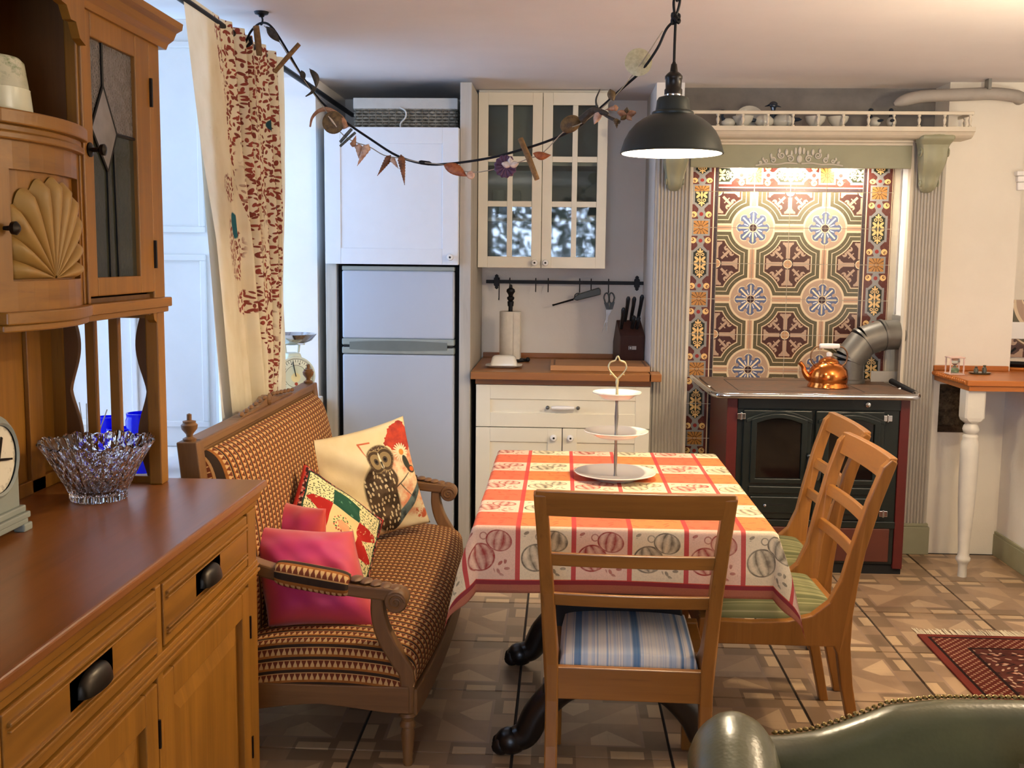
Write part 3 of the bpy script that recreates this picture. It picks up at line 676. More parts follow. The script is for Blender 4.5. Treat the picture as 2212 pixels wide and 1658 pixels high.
# seat upholstery: closed loaf with bow front
na, nb = 72, 34; P = np.zeros((nb, na, 3)); UV = np.zeros((nb, na, 2)); L = 0; last = None
sp = [(-0.93, 0.30), (-0.93, 0.345), (-0.90, 0.368), (-0.80, 0.386), (-0.66, 0.392), (-0.54, 0.384), (-0.455, 0.366), (-0.42, 0.335), (-0.412, 0.29), (-0.418, 0.25)]
sp = spline([(a, 0, b) for a, b in sp], 4); nb = len(sp); P = np.zeros((nb, na, 3)); UV = np.zeros((nb, na, 2))
for j, q in enumerate(sp):
    if j: L += (sp[j]-sp[j-1]).length
    for i in range(na):
        t = -1+2*i/(na-1)
        yy = 3.75+t*0.745; bow = 0.045*(1-t*t)*max(0, (q.x+0.93)/0.52)
        e = rsq(t, 9)
        zz = 0.25+(q.z-0.25)*e if q.z > 0.25 else q.z
        P[j, i] = (q.x+bow, yy, zz); UV[j, i] = (0, L+0.004)
for j in range(nb):
    dd_ = np.concatenate([[0], np.cumsum(np.linalg.norm(np.diff(P[j], axis=0), axis=1))]); UV[j, :, 0] = dd_-dd_[-1]/2+5*0.037
ob('seat_upholstery', MB().grid(P, UV), up, se, smooth='all')
def bowl_(x, t): return x+0.045*(1-t*t)
fr = MB(); n = 20
pts = [(bowl_(-0.425, -1+2*i/n), 3.75+(-1+2*i/n)*0.735, 0.21-0.012*math.cos(2*PI*i/n)) for i in range(n+1)]
fr.ribbon(pts, 0.08, 0.035, (0, 0, 1)); ob('front_rail', fr, oak, se, bevel=0.004)
for y in (3.015, 4.485):
    ap = [(-0.95, 0.25), (-0.43, 0.25), (-0.43, 0.168), (-0.50, 0.17), (-0.62, 0.185), (-0.70, 0.192), (-0.78, 0.185), (-0.88, 0.17), (-0.95, 0.165)]
    ob('side_rail', MB().prism(ap, y-0.016, y+0.016, 'Y'), oakx, se, bevel=0.003)
    ys_ = y+0.012*(1 if y < 3.5 else -1)
    arm = MB(); pts = spline([(-1.005, ys_, 0.69), (-0.95, ys_, 0.632), (-0.87, ys_, 0.592), (-0.72, ys_, 0.556), (-0.58, ys_, 0.535), (-0.50, ys_, 0.528), (-0.465, ys_, 0.522)], 5)
    arm.ribbon(pts, [0.05+0.012*(i/len(pts)) for i in range(len(pts))], 0.038, (0, 1, 0))
    a_ = ob('arm', arm, oakx, se, bevel=0.006)
    sc = MB().lathe([(0.03, -0.036), (0.034, -0.03), (0.034, 0.03), (0.03, 0.036)], 20, (-0.468, ys_, 0.508), 'Y')
    for sgn in (-1, 1):
        spi = [(-0.468+0.026*(1-k/30)*math.cos(k*0.42), ys_+sgn*0.036, 0.508+0.026*(1-k/30)*math.sin(k*0.42)) for k in range(28)]; sc.tube(spi, 0.0035, 5)
    ob('scroll', sc, oakx, a_, smooth=40)
    lf = MB()
    for k in range(5): lf.ball((-0.475-0.028*k, ys_, 0.541+0.006*k), (0.02, 0.028, 0.009), 8, 6)
    ob('carved_leaf', lf, oakx, a_, smooth=True)
    if True:
        nn, mm = 28, 16; P = np.zeros((nn, mm, 3)); UV = np.zeros((nn, mm, 2))
        for i in range(nn):
            t = -1+2*i/(nn-1); r = rsq(t, 5)
            for j in range(mm):
                q = 2*PI*j/(mm-1); cx = -0.715+t*0.115; cz = 0.556-0.16*(cx+0.715)
                P[i, j] = (cx, ys_+0.046*max(r, .02)*math.copysign(abs(math.cos(q))**0.7, math.cos(q)), cz+0.008+0.036*max(r, .02)*math.copysign(abs(math.sin(q))**0.7, math.sin(q))); UV[i, j] = (0.037*(0.2+q*0.62), t*0.115)
        ob('arm_pad', MB().grid(P, UV), up, se, smooth='all', label='striped padded arm rest')
    sup = MB(); pts = spline([(-0.525, ys_, 0.515), (-0.522, ys_, 0.46), (-0.505, ys_, 0.40), (-0.465, ys_, 0.33), (-0.44, ys_, 0.29), (-0.437, ys_, 0.24), (-0.437, ys_, 0.165)], 5)
    sup.ribbon(pts, 0.045, [0.036+0.012*math.sin(PI*i/(len(pts)-1)) for i in range(len(pts))], (0, 1, 0)); ob('arm_support', sup, oakz, se, bevel=0.006)
    lg = MB().lathe([(0.024, 0.165), (0.027, 0.155), (0.02, 0.15), (0.018, 0.14), (0.024, 0.13), (0.024, 0.122), (0.016, 0.118), (0.021, 0.10), (0.014, 0.02), (0.016, 0.012), (0.013, 0)], 18, (-0.437, ys_, 0))
    ob('leg', lg, oakz, se, smooth=True)
# ================================================================== CUSHIONS
def cushion(name, label, center, w, h, thick, m, group=None, n=44, wr=0.004, back=None, seed=1, pinch=0.10):
    w, h = Vector(w), Vector(h); nr = w.cross(h).normalized(); c0 = Vector(center); mb = MB()
    rs = np.random.default_rng(seed); ph = rs.random((6, 3))*6.28
    for side in (1, -1):
        P = np.zeros((n, n, 3)); UV = np.zeros((n, n, 2))
        for i in range(n):
            for j in range(n):
                a, b = -1+2*i/(n-1), -1+2*j/(n-1)
                # pull sides in between the corners
                aa = a*(1-pinch*(1-b*b)*abs(a)**2*0.9); b2 = b*(1-pinch*(1-a*a)*abs(b)**2*0.9)
                t = (max(0, 1-a*a)**0.56)*(max(0, 1-b*b)**0.56)
                wri = sum(math.sin(ph[k, 0]+a*(5+k*2)*math.cos(ph[k, 1])+b*(5+k*2)*math.sin(ph[k, 1])) for k in range(6))*wr*t
                p = c0+w*(aa/2)+h*(b2/2)+nr*side*(thick/2*t+wri)
                P[i, j] = p; UV[i, j] = ((a+1)/2, (b+1)/2)
        mb.grid(P, UV)
    me = mb.mesh(name, 'all'); bm = bmesh.new(); bm.from_mesh(me); bmesh.ops.remove_doubles(bm, verts=bm.verts, dist=0.0004); bmesh.ops.recalc_face_normals(bm, faces=bm.faces); bm.to_mesh(me); bm.free()
    me.polygons.foreach_set('use_smooth', [True]*len(me.polygons))
    mid = c0; me.transform(Matrix.Translation(-mid)); me.materials.append(m.m)
    o = link(name, me); o.location = mid; return tag(o, label, 'cushion', group)
pk = Mat('pink_satin', 0.55, 0, 0.3); pk.set('Sheen Weight', 0.4)
n1 = pk.noise(7, 4, 0.6); n2 = pk.noise(16, 5, 0.7); u, v = pk.uv(); eg = (u-0.5).abs().mx((v-0.5).abs()).soft(0.30, 0.5)
c = pk.mix(n1.soft(0.25, 0.75), '#c02a6e', '#c43450'); c = pk.mix((eg*0.9+n2.soft(0.5, 0.8)*0.12).clamp(), c, '#cf4a2c'); pk.col(c); pk.bump(n2, 0.12, 0.004)
cushion('cushion', 'plump pink satin cushion with orange edges behind the striped arm pad', (-0.765, 3.22, 0.505), (0.36, 0.04, -0.03), (-0.135, 0.15, 0.285), 0.22, pk, wr=0.0025, seed=3)
cushion('cushion', 'pink satin cushion half hidden between patchwork cushion and settle back', (-0.88, 3.45, 0.54), (0.26, -0.14, -0.02), (-0.03, 0.10, 0.29), 0.13, pk, wr=0.002, seed=5)
# patchwork star
pw = Mat('patchwork_star_cotton', 0.85, 0, 0.2); u, v = pw.uv(); a, b = u*2-1.0, v*2-1.0; b1 = b
A, B = a.abs(), b1.abs(); mxx = A.mx(B)
dash, dr_ = pw.scatter(u, v, 26, 0.36, 0.11, 0.7); dash2, _ = pw.scatter(u+0.4, v+0.13, 24, 0.30, 0.10, 0.8)
c = pw.mix(dash.mx(dash2), '#eadb9e', '#3d4a2c')
tips = A.band(0.32, 0.90)*B.lt(0.33)*(A - B*1.55).lt(0.47)*(B*1.1+A).lt(1.12)
tnoise = pw.noise(40, 3, 0.6); c = pw.mix(tips, c, pw.mix(tnoise.soft(0.6, 0.66), '#b5261f', '#e6c78a'))
gr = A.lt(0.33)*B.band(0.32, 0.74); c = pw.mix(gr, c, pw.mix(pw.noise(60, 3).soft(0.62, 0.68), '#1f4a35', '#5f8a6a'))
ctr = A.lt(0.33)*B.lt(0.32); rad = hyp(a*1.0, b1*1.0); wre = rad.band(0.12, 0.24)
fl, fr_ = pw.scatter(a, b1, 16, 0.40, 0.24, 0.9)
c = pw.mix(ctr, c, pw.mix(rad.lt(0.13), pw.mix(wre*fl, '#eecf8e', pw.mix(fr_.gt(0.5), '#3f6a3a', '#c2564a')), '#e8a070'))
c = pw.mix(mxx.gt(0.86), c, '#1f3d2c'); fr2, fq = pw.scatter(a, b1, 13, 0.45, 0.3, 0.9)
c = pw.mix(mxx.gt(0.89), c, pw.mix(fr2, '#3a1a18', pw.mix(fq.gt(0.5), '#b04438', '#c98a70'))); c = pw.mix(mxx.gt(0.955), c, '#c23a2a')
pw.col(c); pw.bump(pw.noise(50), 0.2, 0.004)
cushion('cushion', 'patchwork cushion with red star, green squares and ruffled red border', (-0.772, 3.57, 0.555), (0.262, 0.11, -0.225), (0.02, 0.29, 0.225), 0.12, pw, wr=0.003, seed=8, pinch=0.04)
# owl print
ow = Mat('owl_print_cotton', 0.8, 0, 0.2); u, vv = ow.uv(); v = 1.0 - vv                      # v downwards
bg = ow.mix(ow.noise(6, 3).soft(0.3, 0.7), '#efdcb0', '#e3c890')
bl = ow.noise(1, 4, 0.65, ow.vec(u*7, v*7))
c = ow.mix(ow.ell(u, v, 0.86, 0.55, 0.2, 0.34)*bl.soft(0.40, 0.62)*0.85, bg, '#d8714a')
c = ow.mix(ow.ell(u, v, 0.93, 0.86, 0.07, 0.08)*bl.soft(0.45, 0.5), c, '#c9603a')
pop = (hyp((u-0.87)*(1/0.17), (v-0.17)*(1/0.15)) + (bl-0.5)*0.9).lt(0.95)
c = ow.mix(pop, c, ow.mix(bl.soft(0.3, 0.6), '#8e2f2c', '#c9482f'))
# daisy
dx, dy = u-0.84, v-0.30; rr = hyp(dx, dy); ang = mth(ow.nt, 'ARCTAN2', dy, dx)
c = ow.mix(rr.lt((ang*9).cos().abs()*0.042+0.045), c, '#ecdcae'); c = ow.mix(rr.lt(0.028), c, '#d98a3c')
c = ow.mix(ow.seg(u, v, 0.43, 0.13, 0.54, 0.14, 0.008).mx(ow.seg(u, v, 0.43, 0.13, 0.47, 0.26, 0.009, 0.003)), c, '#c8603c')
# branch + twigs
c = ow.mix(ow.seg(u, v, 0.60, 0.93, 1.02, 0.60, 0.05, 0.025), c, ow.mix(bl.soft(0.4, 0.6), '#2c2a26', '#63706a'))
c = ow.mix(ow.seg(u, v, 0.66, 0.60, 0.88, 0.50, 0.007, 0.004).mx(ow.seg(u, v, 0.74, 0.57, 0.86, 0.72, 0.005, 0.003)), c, '#2c2a26')
# body
body = ow.ell(u, v, 0.535, 0.66, 0.165, 0.33, -0.10).mx(ow.ell(u, v, 0.56, 0.50, 0.16, 0.15))
sp_, sr = ow.scatter(u, v*0.8, 26, 0.36, 0.22, 0.75, ang=1.2, spread=0.5)
c = ow.mix(body, c, ow.mix(sp_*sr.gt(0.25), ow.mix(bl.soft(0.4, 0.6), '#3a2a1c', '#5a4630'), '#cfb98e'))
head = ow.ell(u, v, 0.60, 0.315, 0.135, 0.125); hs, hr = ow.scatter(u, v, 44, 0.42, 0.2, 0.8)
c = ow.mix(ow.ell(u, v, 0.60, 0.315, 0.145, 0.135), c, '#4a3826'); c = ow.mix(head, c, ow.mix(hs, '#544030', '#b09a70'))
for ex, sg in ((0.545, -1), (0.655, 1)):
    d = hyp(u-ex, (v-0.325)*0.9); ring = (d*105).sin().gt(0.35)
    c = ow.mix(d.lt(0.095)*head*((u-0.60)*sg).gt(-0.004), c, ow.mix(ring, '#937c54', '#4e3c28')); c = ow.mix(d.lt(0.024), c, '#4a3c30'); c = ow.mix(hyp(u-ex, v-0.325).lt(0.014), c, '#0c0b0e')
c = ow.mix(ow.seg(u, v, 0.60, 0.26, 0.60, 0.38, 0.006, 0.016), c, '#e9dcb8'); c = ow.mix(ow.seg(u, v, 0.60, 0.345, 0.60, 0.395, 0.013, 0.004), c, '#3a3426')
# butterfly
for cx, cy, rx, ry, ro, k in ((0.885, 0.41, 0.03, 0.085, -0.45, '#3b4036'), (0.93, 0.475, 0.05, 0.035, 0.4, '#4a3a2c'), (0.94, 0.475, 0.028, 0.022, 0.4, '#e06a30')): c = ow.mix(ow.ell(u, v, cx, cy, rx, ry, ro), c, k)
ow.col(c); ow.bump(ow.noise(14, 4), 0.25, 0.01)
cushion('cushion', 'large cream cushion printed with an owl and poppies leaning at the far arm', (-0.745, 4.12, 0.615), (0.335, 0.27, 0.065), (-0.115, 0.03, 0.43), 0.13, ow, wr=0.004, seed=11, n=56, pinch=0.07)
# ================================================================== SCALE + BASKET on the sill
enam = plain('cream_enamel', '#d8dcc4', 0.35, var=0.05); chrome = plain('polished_steel', '#c8c8ca', 0.12, 1.0, 0.1)
ks = thing('kitchen_scale', 'cream kitchen scale with round dial and steel pan on the sill beyond the curtain', 'scale', (-1.262, 4.99, 0.783), math.radians(30))
R = Matrix.Translation((-1.262, 4.99, 0.783)) @ Matrix.Rotation(math.radians(30), 4, 'Z')
ob('body', MB().prism([(-0.075, 0.0), (0.075, 0.0), (0.08, 0.012), (0.06, 0.05), (0.05, 0.2), (0.03, 0.262), (-0.03, 0.262), (-0.05, 0.2), (-0.06, 0.05), (-0.08, 0.012)], -0.02, 0.06, 'Y').xf(R), enam, ks, bevel=0.006)
dl = Mat('scale_dial', 0.35); px, py, pz = dl.xyz('UV'); rr = hyp(px, py); an = mth(dl.nt, 'ARCTAN2', py, px)
c = dl.mix(rr.lt(0.052), '#dcdcc0', '#cfd2b4'); tick = rr.band(0.066, 0.078)*(an*40).cos().gt(0.75); c = dl.mix(tick, c, '#3a3a30')
num = rr.band(0.058, 0.064)*(an*10).cos().gt(0.8); c = dl.mix(num.mx(rr.band(0.051, 0.053)).mx(rr.band(0.080, 0.082)), c, '#4a4a3c')
c = dl.mix(hyp(px, py+0.006).lt(0.022), c, '#e8d79a'); c = dl.mix(hyp(px-0.002, py+0.036).lt(0.008), c, '#a8442c'); dl.col(c)
dm = MB(); nn = 40
P = np.zeros((6, nn+1, 3)); UV = np.zeros((6, nn+1, 2))
for i in range(6):
    for j in range(nn+1):
        r = 0.088*i/5; q = 2*PI*j/nn; P[i, j] = R @ Vector((r*math.cos(q), -0.034-(0.004 if i < 5 else 0), 0.155+r*math.sin(q))); UV[i, j] = (r*math.cos(q), r*math.sin(q))
dm.grid(P, UV); ob('dial', dm, dl, ks, smooth='all')
ob('dial_rim', MB().lathe([(0.086, 0.0), (0.094, 0.0), (0.094, -0.03), (0.086, -0.03)], 40, (0, -0.01, 0.155), 'Y', cap=False).xf(R), enam, ks, smooth=40)
ob('needle', MB().prism([(-0.002, 0.155), (0.002, 0.155), (-0.012, 0.225), (-0.016, 0.225)], -0.043, -0.041, 'Y').xf(R), iron, ks)
ob('pan_support', MB().tube([(-0.03, 0.02, 0.262), (-0.035, 0.02, 0.30)], 0.006, 8).tube([(0.03, 0.02, 0.262), (0.035, 0.02, 0.30)], 0.006, 8).box(-0.06, 0.06, 0.01, 0.03, 0.298, 0.304).xf(R), enam, ks)
ob('pan', MB().lathe([(0.0, 0.304), (0.05, 0.306), (0.09, 0.325), (0.115, 0.352), (0.117, 0.352), (0.092, 0.321), (0.05, 0.301), (0, 0.299)], 36, (0, 0.02, 0)).xf(R), chrome, ks, smooth=40)
wbk = thing('wire_basket', 'small white wire basket with dark rim on the sill beside the kitchen scale', 'basket', (-1.31, 4.74, 0.783))
bm_ = MB()
for k in range(18):
    q = 2*PI*k/18; bm_.tube([(-1.31+r*math.cos(q), 4.74+r*math.sin(q), 0.784+z_) for r, z_ in ((0.03, 0.002), (0.055, 0.02), (0.066, 0.06), (0.07, 0.09))], 0.0022, 5)
for r, z_ in ((0.03, 0.004), (0.06, 0.035)): bm_.tube([(-1.31+r*math.cos(2*PI*k/24), 4.74+r*math.sin(2*PI*k/24), 0.784+z_) for k in range(24)], 0.0025, 5, closed=True)
ob('wires', bm_, whitep, wbk); navy = plain('navy_enamel', '#1a2340', 0.3)
ob('rim', MB().tube([(-1.31+0.071*math.cos(2*PI*k/28), 4.74+0.071*math.sin(2*PI*k/28), 0.875) for k in range(28)], 0.006, 8, closed=True), navy, wbk, smooth=True)
# ================================================================== TABLE
ebony = plain('black_stained_wood', '#191310', 0.3, var=0.3, scale=8, spec=0.5)
TX0, TX1, TY0, TY1, TZ = -0.225, 0.585, 2.895, 4.06, 0.765
tb = thing('dining_table', 'dining table with black carved pedestal legs under the checked cloth', 'table', (0.18, 3.48, 0))
ob('table_top', MB().box(TX0+0.005, TX1-0.005, TY0+0.005, TY1-0.005, 0.735, TZ), ebony, tb, bevel=0.004)
ob('apron', MB().box(TX0+0.09, TX1-0.09, TY0+0.12, TY1-0.12, 0.65, 0.735), ebony, tb)
for y in (3.12, 3.84):
    bal = [(-0.055, 0.65), (0.055, 0.65), (0.06, 0.60), (0.085, 0.54), (0.11, 0.48), (0.115, 0.42), (0.09, 0.36), (0.065, 0.31), (0.075, 0.26), (0.13, 0.235), (0.13, 0.20), (-0.13, 0.20), (-0.13, 0.235), (-0.075, 0.26), (-0.065, 0.31), (-0.09, 0.36), (-0.115, 0.42), (-0.11, 0.48), (-0.085, 0.54), (-0.06, 0.60)]
    p = [(0.18+a*1.7, b) for a, b in bal]
    ob('pedestal', MB().prism(p, y-0.03, y+0.03, 'Y'), ebony, tb, bevel=0.006)
    for sg in (-1, 1):
        pts = spline([(0.18+sg*0.06, y, 0.24), (0.18+sg*0.15, y, 0.22), (0.18+sg*0.23, y, 0.14), (0.18+sg*0.265, y, 0.07), (0.18+sg*0.295, y, 0.05), (0.18+sg*0.315, y, 0.042)], 6)
        m = MB().tube(pts, [0.05-0.014*i/(len(pts)-1) for i in range(len(pts))], 12)
        m.ball((0.18+sg*0.315, y, 0.042), (0.05, 0.045, 0.042), 14, 8)
        for k in (-1, 0, 1): m.ball((0.18+sg*0.345, y+k*0.022, 0.03), (0.028, 0.012, 0.026), 8, 6)
        ob('leg', m, ebony, tb, smooth=50)
ob('stretcher', MB().tube([(0.18, 3.12, 0.22), (0.18, 3.84, 0.22)], 0.028, 12).lathe([(0.028, 0), (0.04, 0.02), (0.04, 0.04), (0.028, 0.06)], 14, (0.18, 3.45, 0.22), 'Y'), ebony, tb, smooth=40)
# ---- cloth
cl = Mat('pumpkin_check_cloth', 0.85, 0, 0.2); u, v = cl.uv()                 # metres, 0,0 = near left table corner
CW = 0.1535; cu_, cv = u*(1/CW)+0.30, v*(1/CW)
iu, iv = cu_.floor(), cv.floor(); a, b = cu_ - iu, cv - iv                    # cell coords
colp = ((iu*0.5).fract()).gt(0.25)                                            # alternate columns
rowo = ((iv*0.5).fract()).lt(0.25)                                            # orange rows on 0,2,4..
weave = cl.noise(260, 2)
pinkp = cl.mix(colp, '#e9c3a8', '#e8d6b0'); ink = cl.mix(colp, '#9c3430', '#6d6250')
wash = cl.noise(1, 4, 0.6, cl.vec(cu_*5, cv*5))
def rib(u_, v_, cx, cy, rx, ry, ro):
    c_, s_ = math.cos(ro), math.sin(ro); du, dv = u_-cx, v_-cy; lx, ly = (du*c_+dv*s_)*(1/rx), (dv*c_-du*s_)*(1/ry)
    d = hyp(lx, ly); wid = (1.02 - ly*ly).mx(0.02).sqrt(); q = lx/wid
    ribs = (q*6.2+ly*0.8).cos()
    ins = d.soft(1.03, 0.97); edge = d.band(0.9, 1.02)
    rb = (q*9.5+ly*0.6).cos(); shade = (rb.soft(0.95, -0.4)*0.42 + rb.lt(-0.82)*0.4 + (wash - 0.5)*0.9 + lx*0.22 + 0.28).clamp()
    return ins, (edge.mx(shade*0.95)).clamp()
i1, k1 = rib(a, b, 0.37, 0.40, 0.27, 0.25, 0.25); i2, k2 = rib(a, b, 0.70, 0.70, 0.24, 0.19, -0.25)
lv, lr = cl.scatter(a, b, 7.5, 0.38, 0.2, 0.8); lz = cl.ell(a, b, 0.78, 0.22, 0.17, 0.15).mx(cl.ell(a, b, 0.16, 0.86, 0.1, 0.08))
stem = (hyp(a-0.42, b-0.78)*40).sin().gt(0.3)*hyp(a-0.42, b-0.78).band(0.05, 0.10)
prt = (lv*lz*0.8).mx(stem*0.7); prt = prt*(i1.inv())*(i2.inv())
prt = prt.mx(i1*k1*i2.inv()).mx(i2*k2)
white = cl.mix(prt*(wash.soft(0.25, 0.6)*0.5+0.5), pinkp, ink)
orng = cl.mix(colp, '#dd6a4a', '#de8048'); ol, orr = cl.scatter(a, b*0.9, 5, 0.42, 0.12, 0.9)
orng = cl.mix(ol*0.45*orr.gt(0.25), orng, '#b04a34')
top = cl.mix(rowo, white, orng)
red = '#c23a3c'
stripe = a.lt(0.085).mx(b.band(0.975, 1.0)*0.6); top = cl.mix(stripe*0.92, top, red)
W_, H_ = TX1-TX0, TY1-TY0
hem = (u.lt(-0.158)).mx(u.gt(W_+0.158)).mx(v.lt(-0.158)).mx(v.gt(H_+0.158))
ln = (u.band(-0.168, -0.156)).mx(u.band(W_+0.156, W_+0.168)).mx(v.band(-0.168, -0.156)).mx(v.band(H_+0.156, H_+0.168))
c = cl.mix(hem, top, '#aa6850'); c = cl.mix(ln, c, '#8c3438'); c = cl.mix(weave.soft(0.4, 0.7)*0.12, c, '#5a3a30'); cl.col(c); cl.bump(weave, 0.15, 0.001)
OV = 0.192; nx, ny = 150, 190
P = np.zeros((ny, nx, 3)); UV = np.zeros((ny, nx, 2))
for j in range(ny):
    for i in range(nx):
        s = -OV+(W_+2*OV)*i/(nx-1); t = -OV+(H_+2*OV)*j/(ny-1)
        ds = min(0, s)+max(0, s-W_); dt = min(0, t)+max(0, t-H_); bx, by = min(max(s, 0), W_), min(max(t, 0), H_)
        rho = (abs(ds)**1.35+abs(dt)**1.35)**(1/1.35)
        if rho > 0.22: rho = 0.22+(rho-0.22)*0.65
        if rho < 1e-9: p = (TX0+bx, TY0+by, TZ+0.003)
        else:
            R_ = 0.012; th = min(rho/R_, PI/2); drop = R_*(1-math.cos(th))+max(0, rho-R_*PI/2); out = R_*math.sin(th)
            rr_ = math.hypot(ds, dt); ux, uy = ds/rr_, dt/rr_
            wav = 0.009*math.sin(9*s+1.3)*abs(uy)+0.009*math.sin(8*t+0.4)*abs(ux)
            corner = abs(ux*uy)*2
            out += (wav+0.012)*min(1, drop/0.12)+corner*drop*0.36
            ang = math.atan2(uy, ux)
            if corner > 0.01: ang += 0.25*math.sin(4*ang)*corner
            p = (TX0+bx+math.cos(ang)*out, TY0+by+math.sin(ang)*out, TZ+0.003-drop*0.985)
        P[j, i] = p; UV[j, i] = (s, t)
tc = ob('tablecloth', MB().grid(P, UV), cl, smooth='all'); sol = tc.modifiers.new('solid', 'SOLIDIFY'); sol.thickness = 0.0012; sol.offset = 1
tag(tc, 'orange and cream checked tablecloth printed with pumpkins on the dining table', 'tablecloth')
# ---- cake stand
china = plain('white_china', '#e9e4d6', 0.16, var=0.03, spec=0.6); satin = plain('pale_gilt_metal', '#c9b88c', 0.3, 0.9, 0.1); steel = plain('brushed_steel', '#8f8a84', 0.35, 0.9, 0.1)
cs = thing('cake_stand', 'three-tier white china cake stand with looped gilt handle on the table', 'cake stand', (0.187, 3.56, TZ+0.004))
cx, cy, z0 = 0.187, 3.56, TZ+0.0045
def plate(r, z):
    pr = [(0, 0), (r*0.62, 0), (r*0.66, 0.003), (r*0.78, 0.010), (r, 0.017), (r*1.005, 0.019), (r*0.995, 0.0205), (r*0.78, 0.0135), (r*0.64, 0.0065), (0, 0.0045)]
    m = MB().lathe([(q, z+h) for q, h in pr], 56, (cx, cy, 0)); m.lathe([(r*0.52, z-0.0035), (r*0.55, z-0.0035), (r*0.55, z+0.001), (r*0.52, z+0.001)], 40, (cx, cy, 0)); return m
for r, z in ((0.136, z0+0.0035), (0.107, z0+0.142), (0.081, z0+0.272)): ob('plate', plate(r, z), china, cs, smooth=40)
def spind(za, zb): return MB().lathe([(0.007, za), (0.005, za+0.008), (0.0045, za+0.02), (0.0065, (za+zb)/2), (0.0045, zb-0.02), (0.005, zb-0.006), (0.007, zb)], 14, (cx, cy, 0))
ob('spindle', spind(z0+0.007, z0+0.14), steel, cs, smooth=True); ob('spindle', spind(z0+0.146, z0+0.27), steel, cs, smooth=True)
hd = MB(); hd.lathe([(0.009, z0+0.276), (0.005, z0+0.284), (0.004, z0+0.31), (0.006, z0+0.325), (0.004, z0+0.335)], 12, (cx, cy, 0)); hz = z0+0.335
for sg in (-1, 1):
    pts = spline([(cx, cy, hz), (cx+sg*0.012, cy, hz+0.012), (cx+sg*0.029, cy, hz+0.034), (cx+sg*0.024, cy, hz+0.055), (cx+sg*0.008, cy, hz+0.062), (cx+sg*0.004, cy, hz+0.070), (cx, cy, hz+0.077)], 5)
    hd.tube(pts, 0.003, 8); hd.tube([(cx+sg*0.016, cy, hz+0.016), (cx+sg*0.024, cy, hz+0.014), (cx+sg*0.022, cy, hz+0.02)], 0.002, 6)
ob('handle', hd, satin, cs, smooth=50)
# ================================================================== DINING CHAIRS (local: seat faces +Y)
cwY = wood('chair_wood_lengthwise', '#9e682c', '#794c1a', 'Y', 0.38); cwZ = wood('chair_wood_upright', '#9e682c', '#794c1a', 'Z', 0.38); cwX = wood('chair_wood_cross', '#9e682c', '#794c1a', 'X', 0.38)
def stripe_mat(name, cols, freq):
    m = Mat(name, 0.85, 0, 0.2); u, v = m.uv(); k = m.noise(1, 3, 0.7, m.vec(u*freq, 0.0, 0.0)); k2 = m.noise(1, 2, 0.7, m.vec(u*freq*4.3+3.1, 0.0, 0.0)); k3 = m.noise(1, 2, 0.6, m.vec(u*freq*0.5+7.7, 0.0, 0.0))
    c = m.mix(k.soft(0.44, 0.5), cols[0], cols[1]); c = m.mix(k2.soft(0.56, 0.6)*0.8, c, cols[2]); c = m.mix(k3.soft(0.56, 0.6)*0.85, c, cols[3]); m.col(c); m.bump(m.noise(300, 2), 0.12, 0.001); return m
blue = stripe_mat('blue_stripe_seat', ('#a9b4c4', '#ccc8c2', '#7d93b4', '#3f6f9c'), 34); green = stripe_mat('green_stripe_seat', ('#86835a', '#6b6a44', '#aaa27c', '#565a38'), 26)
side = [(0.205, 0.42), (0.05, 0.413), (-0.06, 0.418), (-0.13, 0.436), (-0.18, 0.48), (-0.212, 0.55), (-0.235, 0.65), (-0.272, 0.79), (-0.31, 0.90), (-0.335, 0.925), (-0.352, 0.915), (-0.312, 0.785), (-0.277, 0.64), (-0.262, 0.54), (-0.252, 0.44), (-0.25, 0.34), (-0.262, 0.22), (-0.305, 0.0), (-0.275, 0.0), (-0.226, 0.22), (-0.212, 0.315), (-0.20, 0.34), (0.205, 0.345)]
def yb_(z): return float(np.interp(z, [0.42, 0.54, 0.64, 0.785, 0.915], [-0.240, -0.245, -0.262, -0.297, -0.345]))
def xo(z): return 0.195+max(0, z-0.43)*0.068
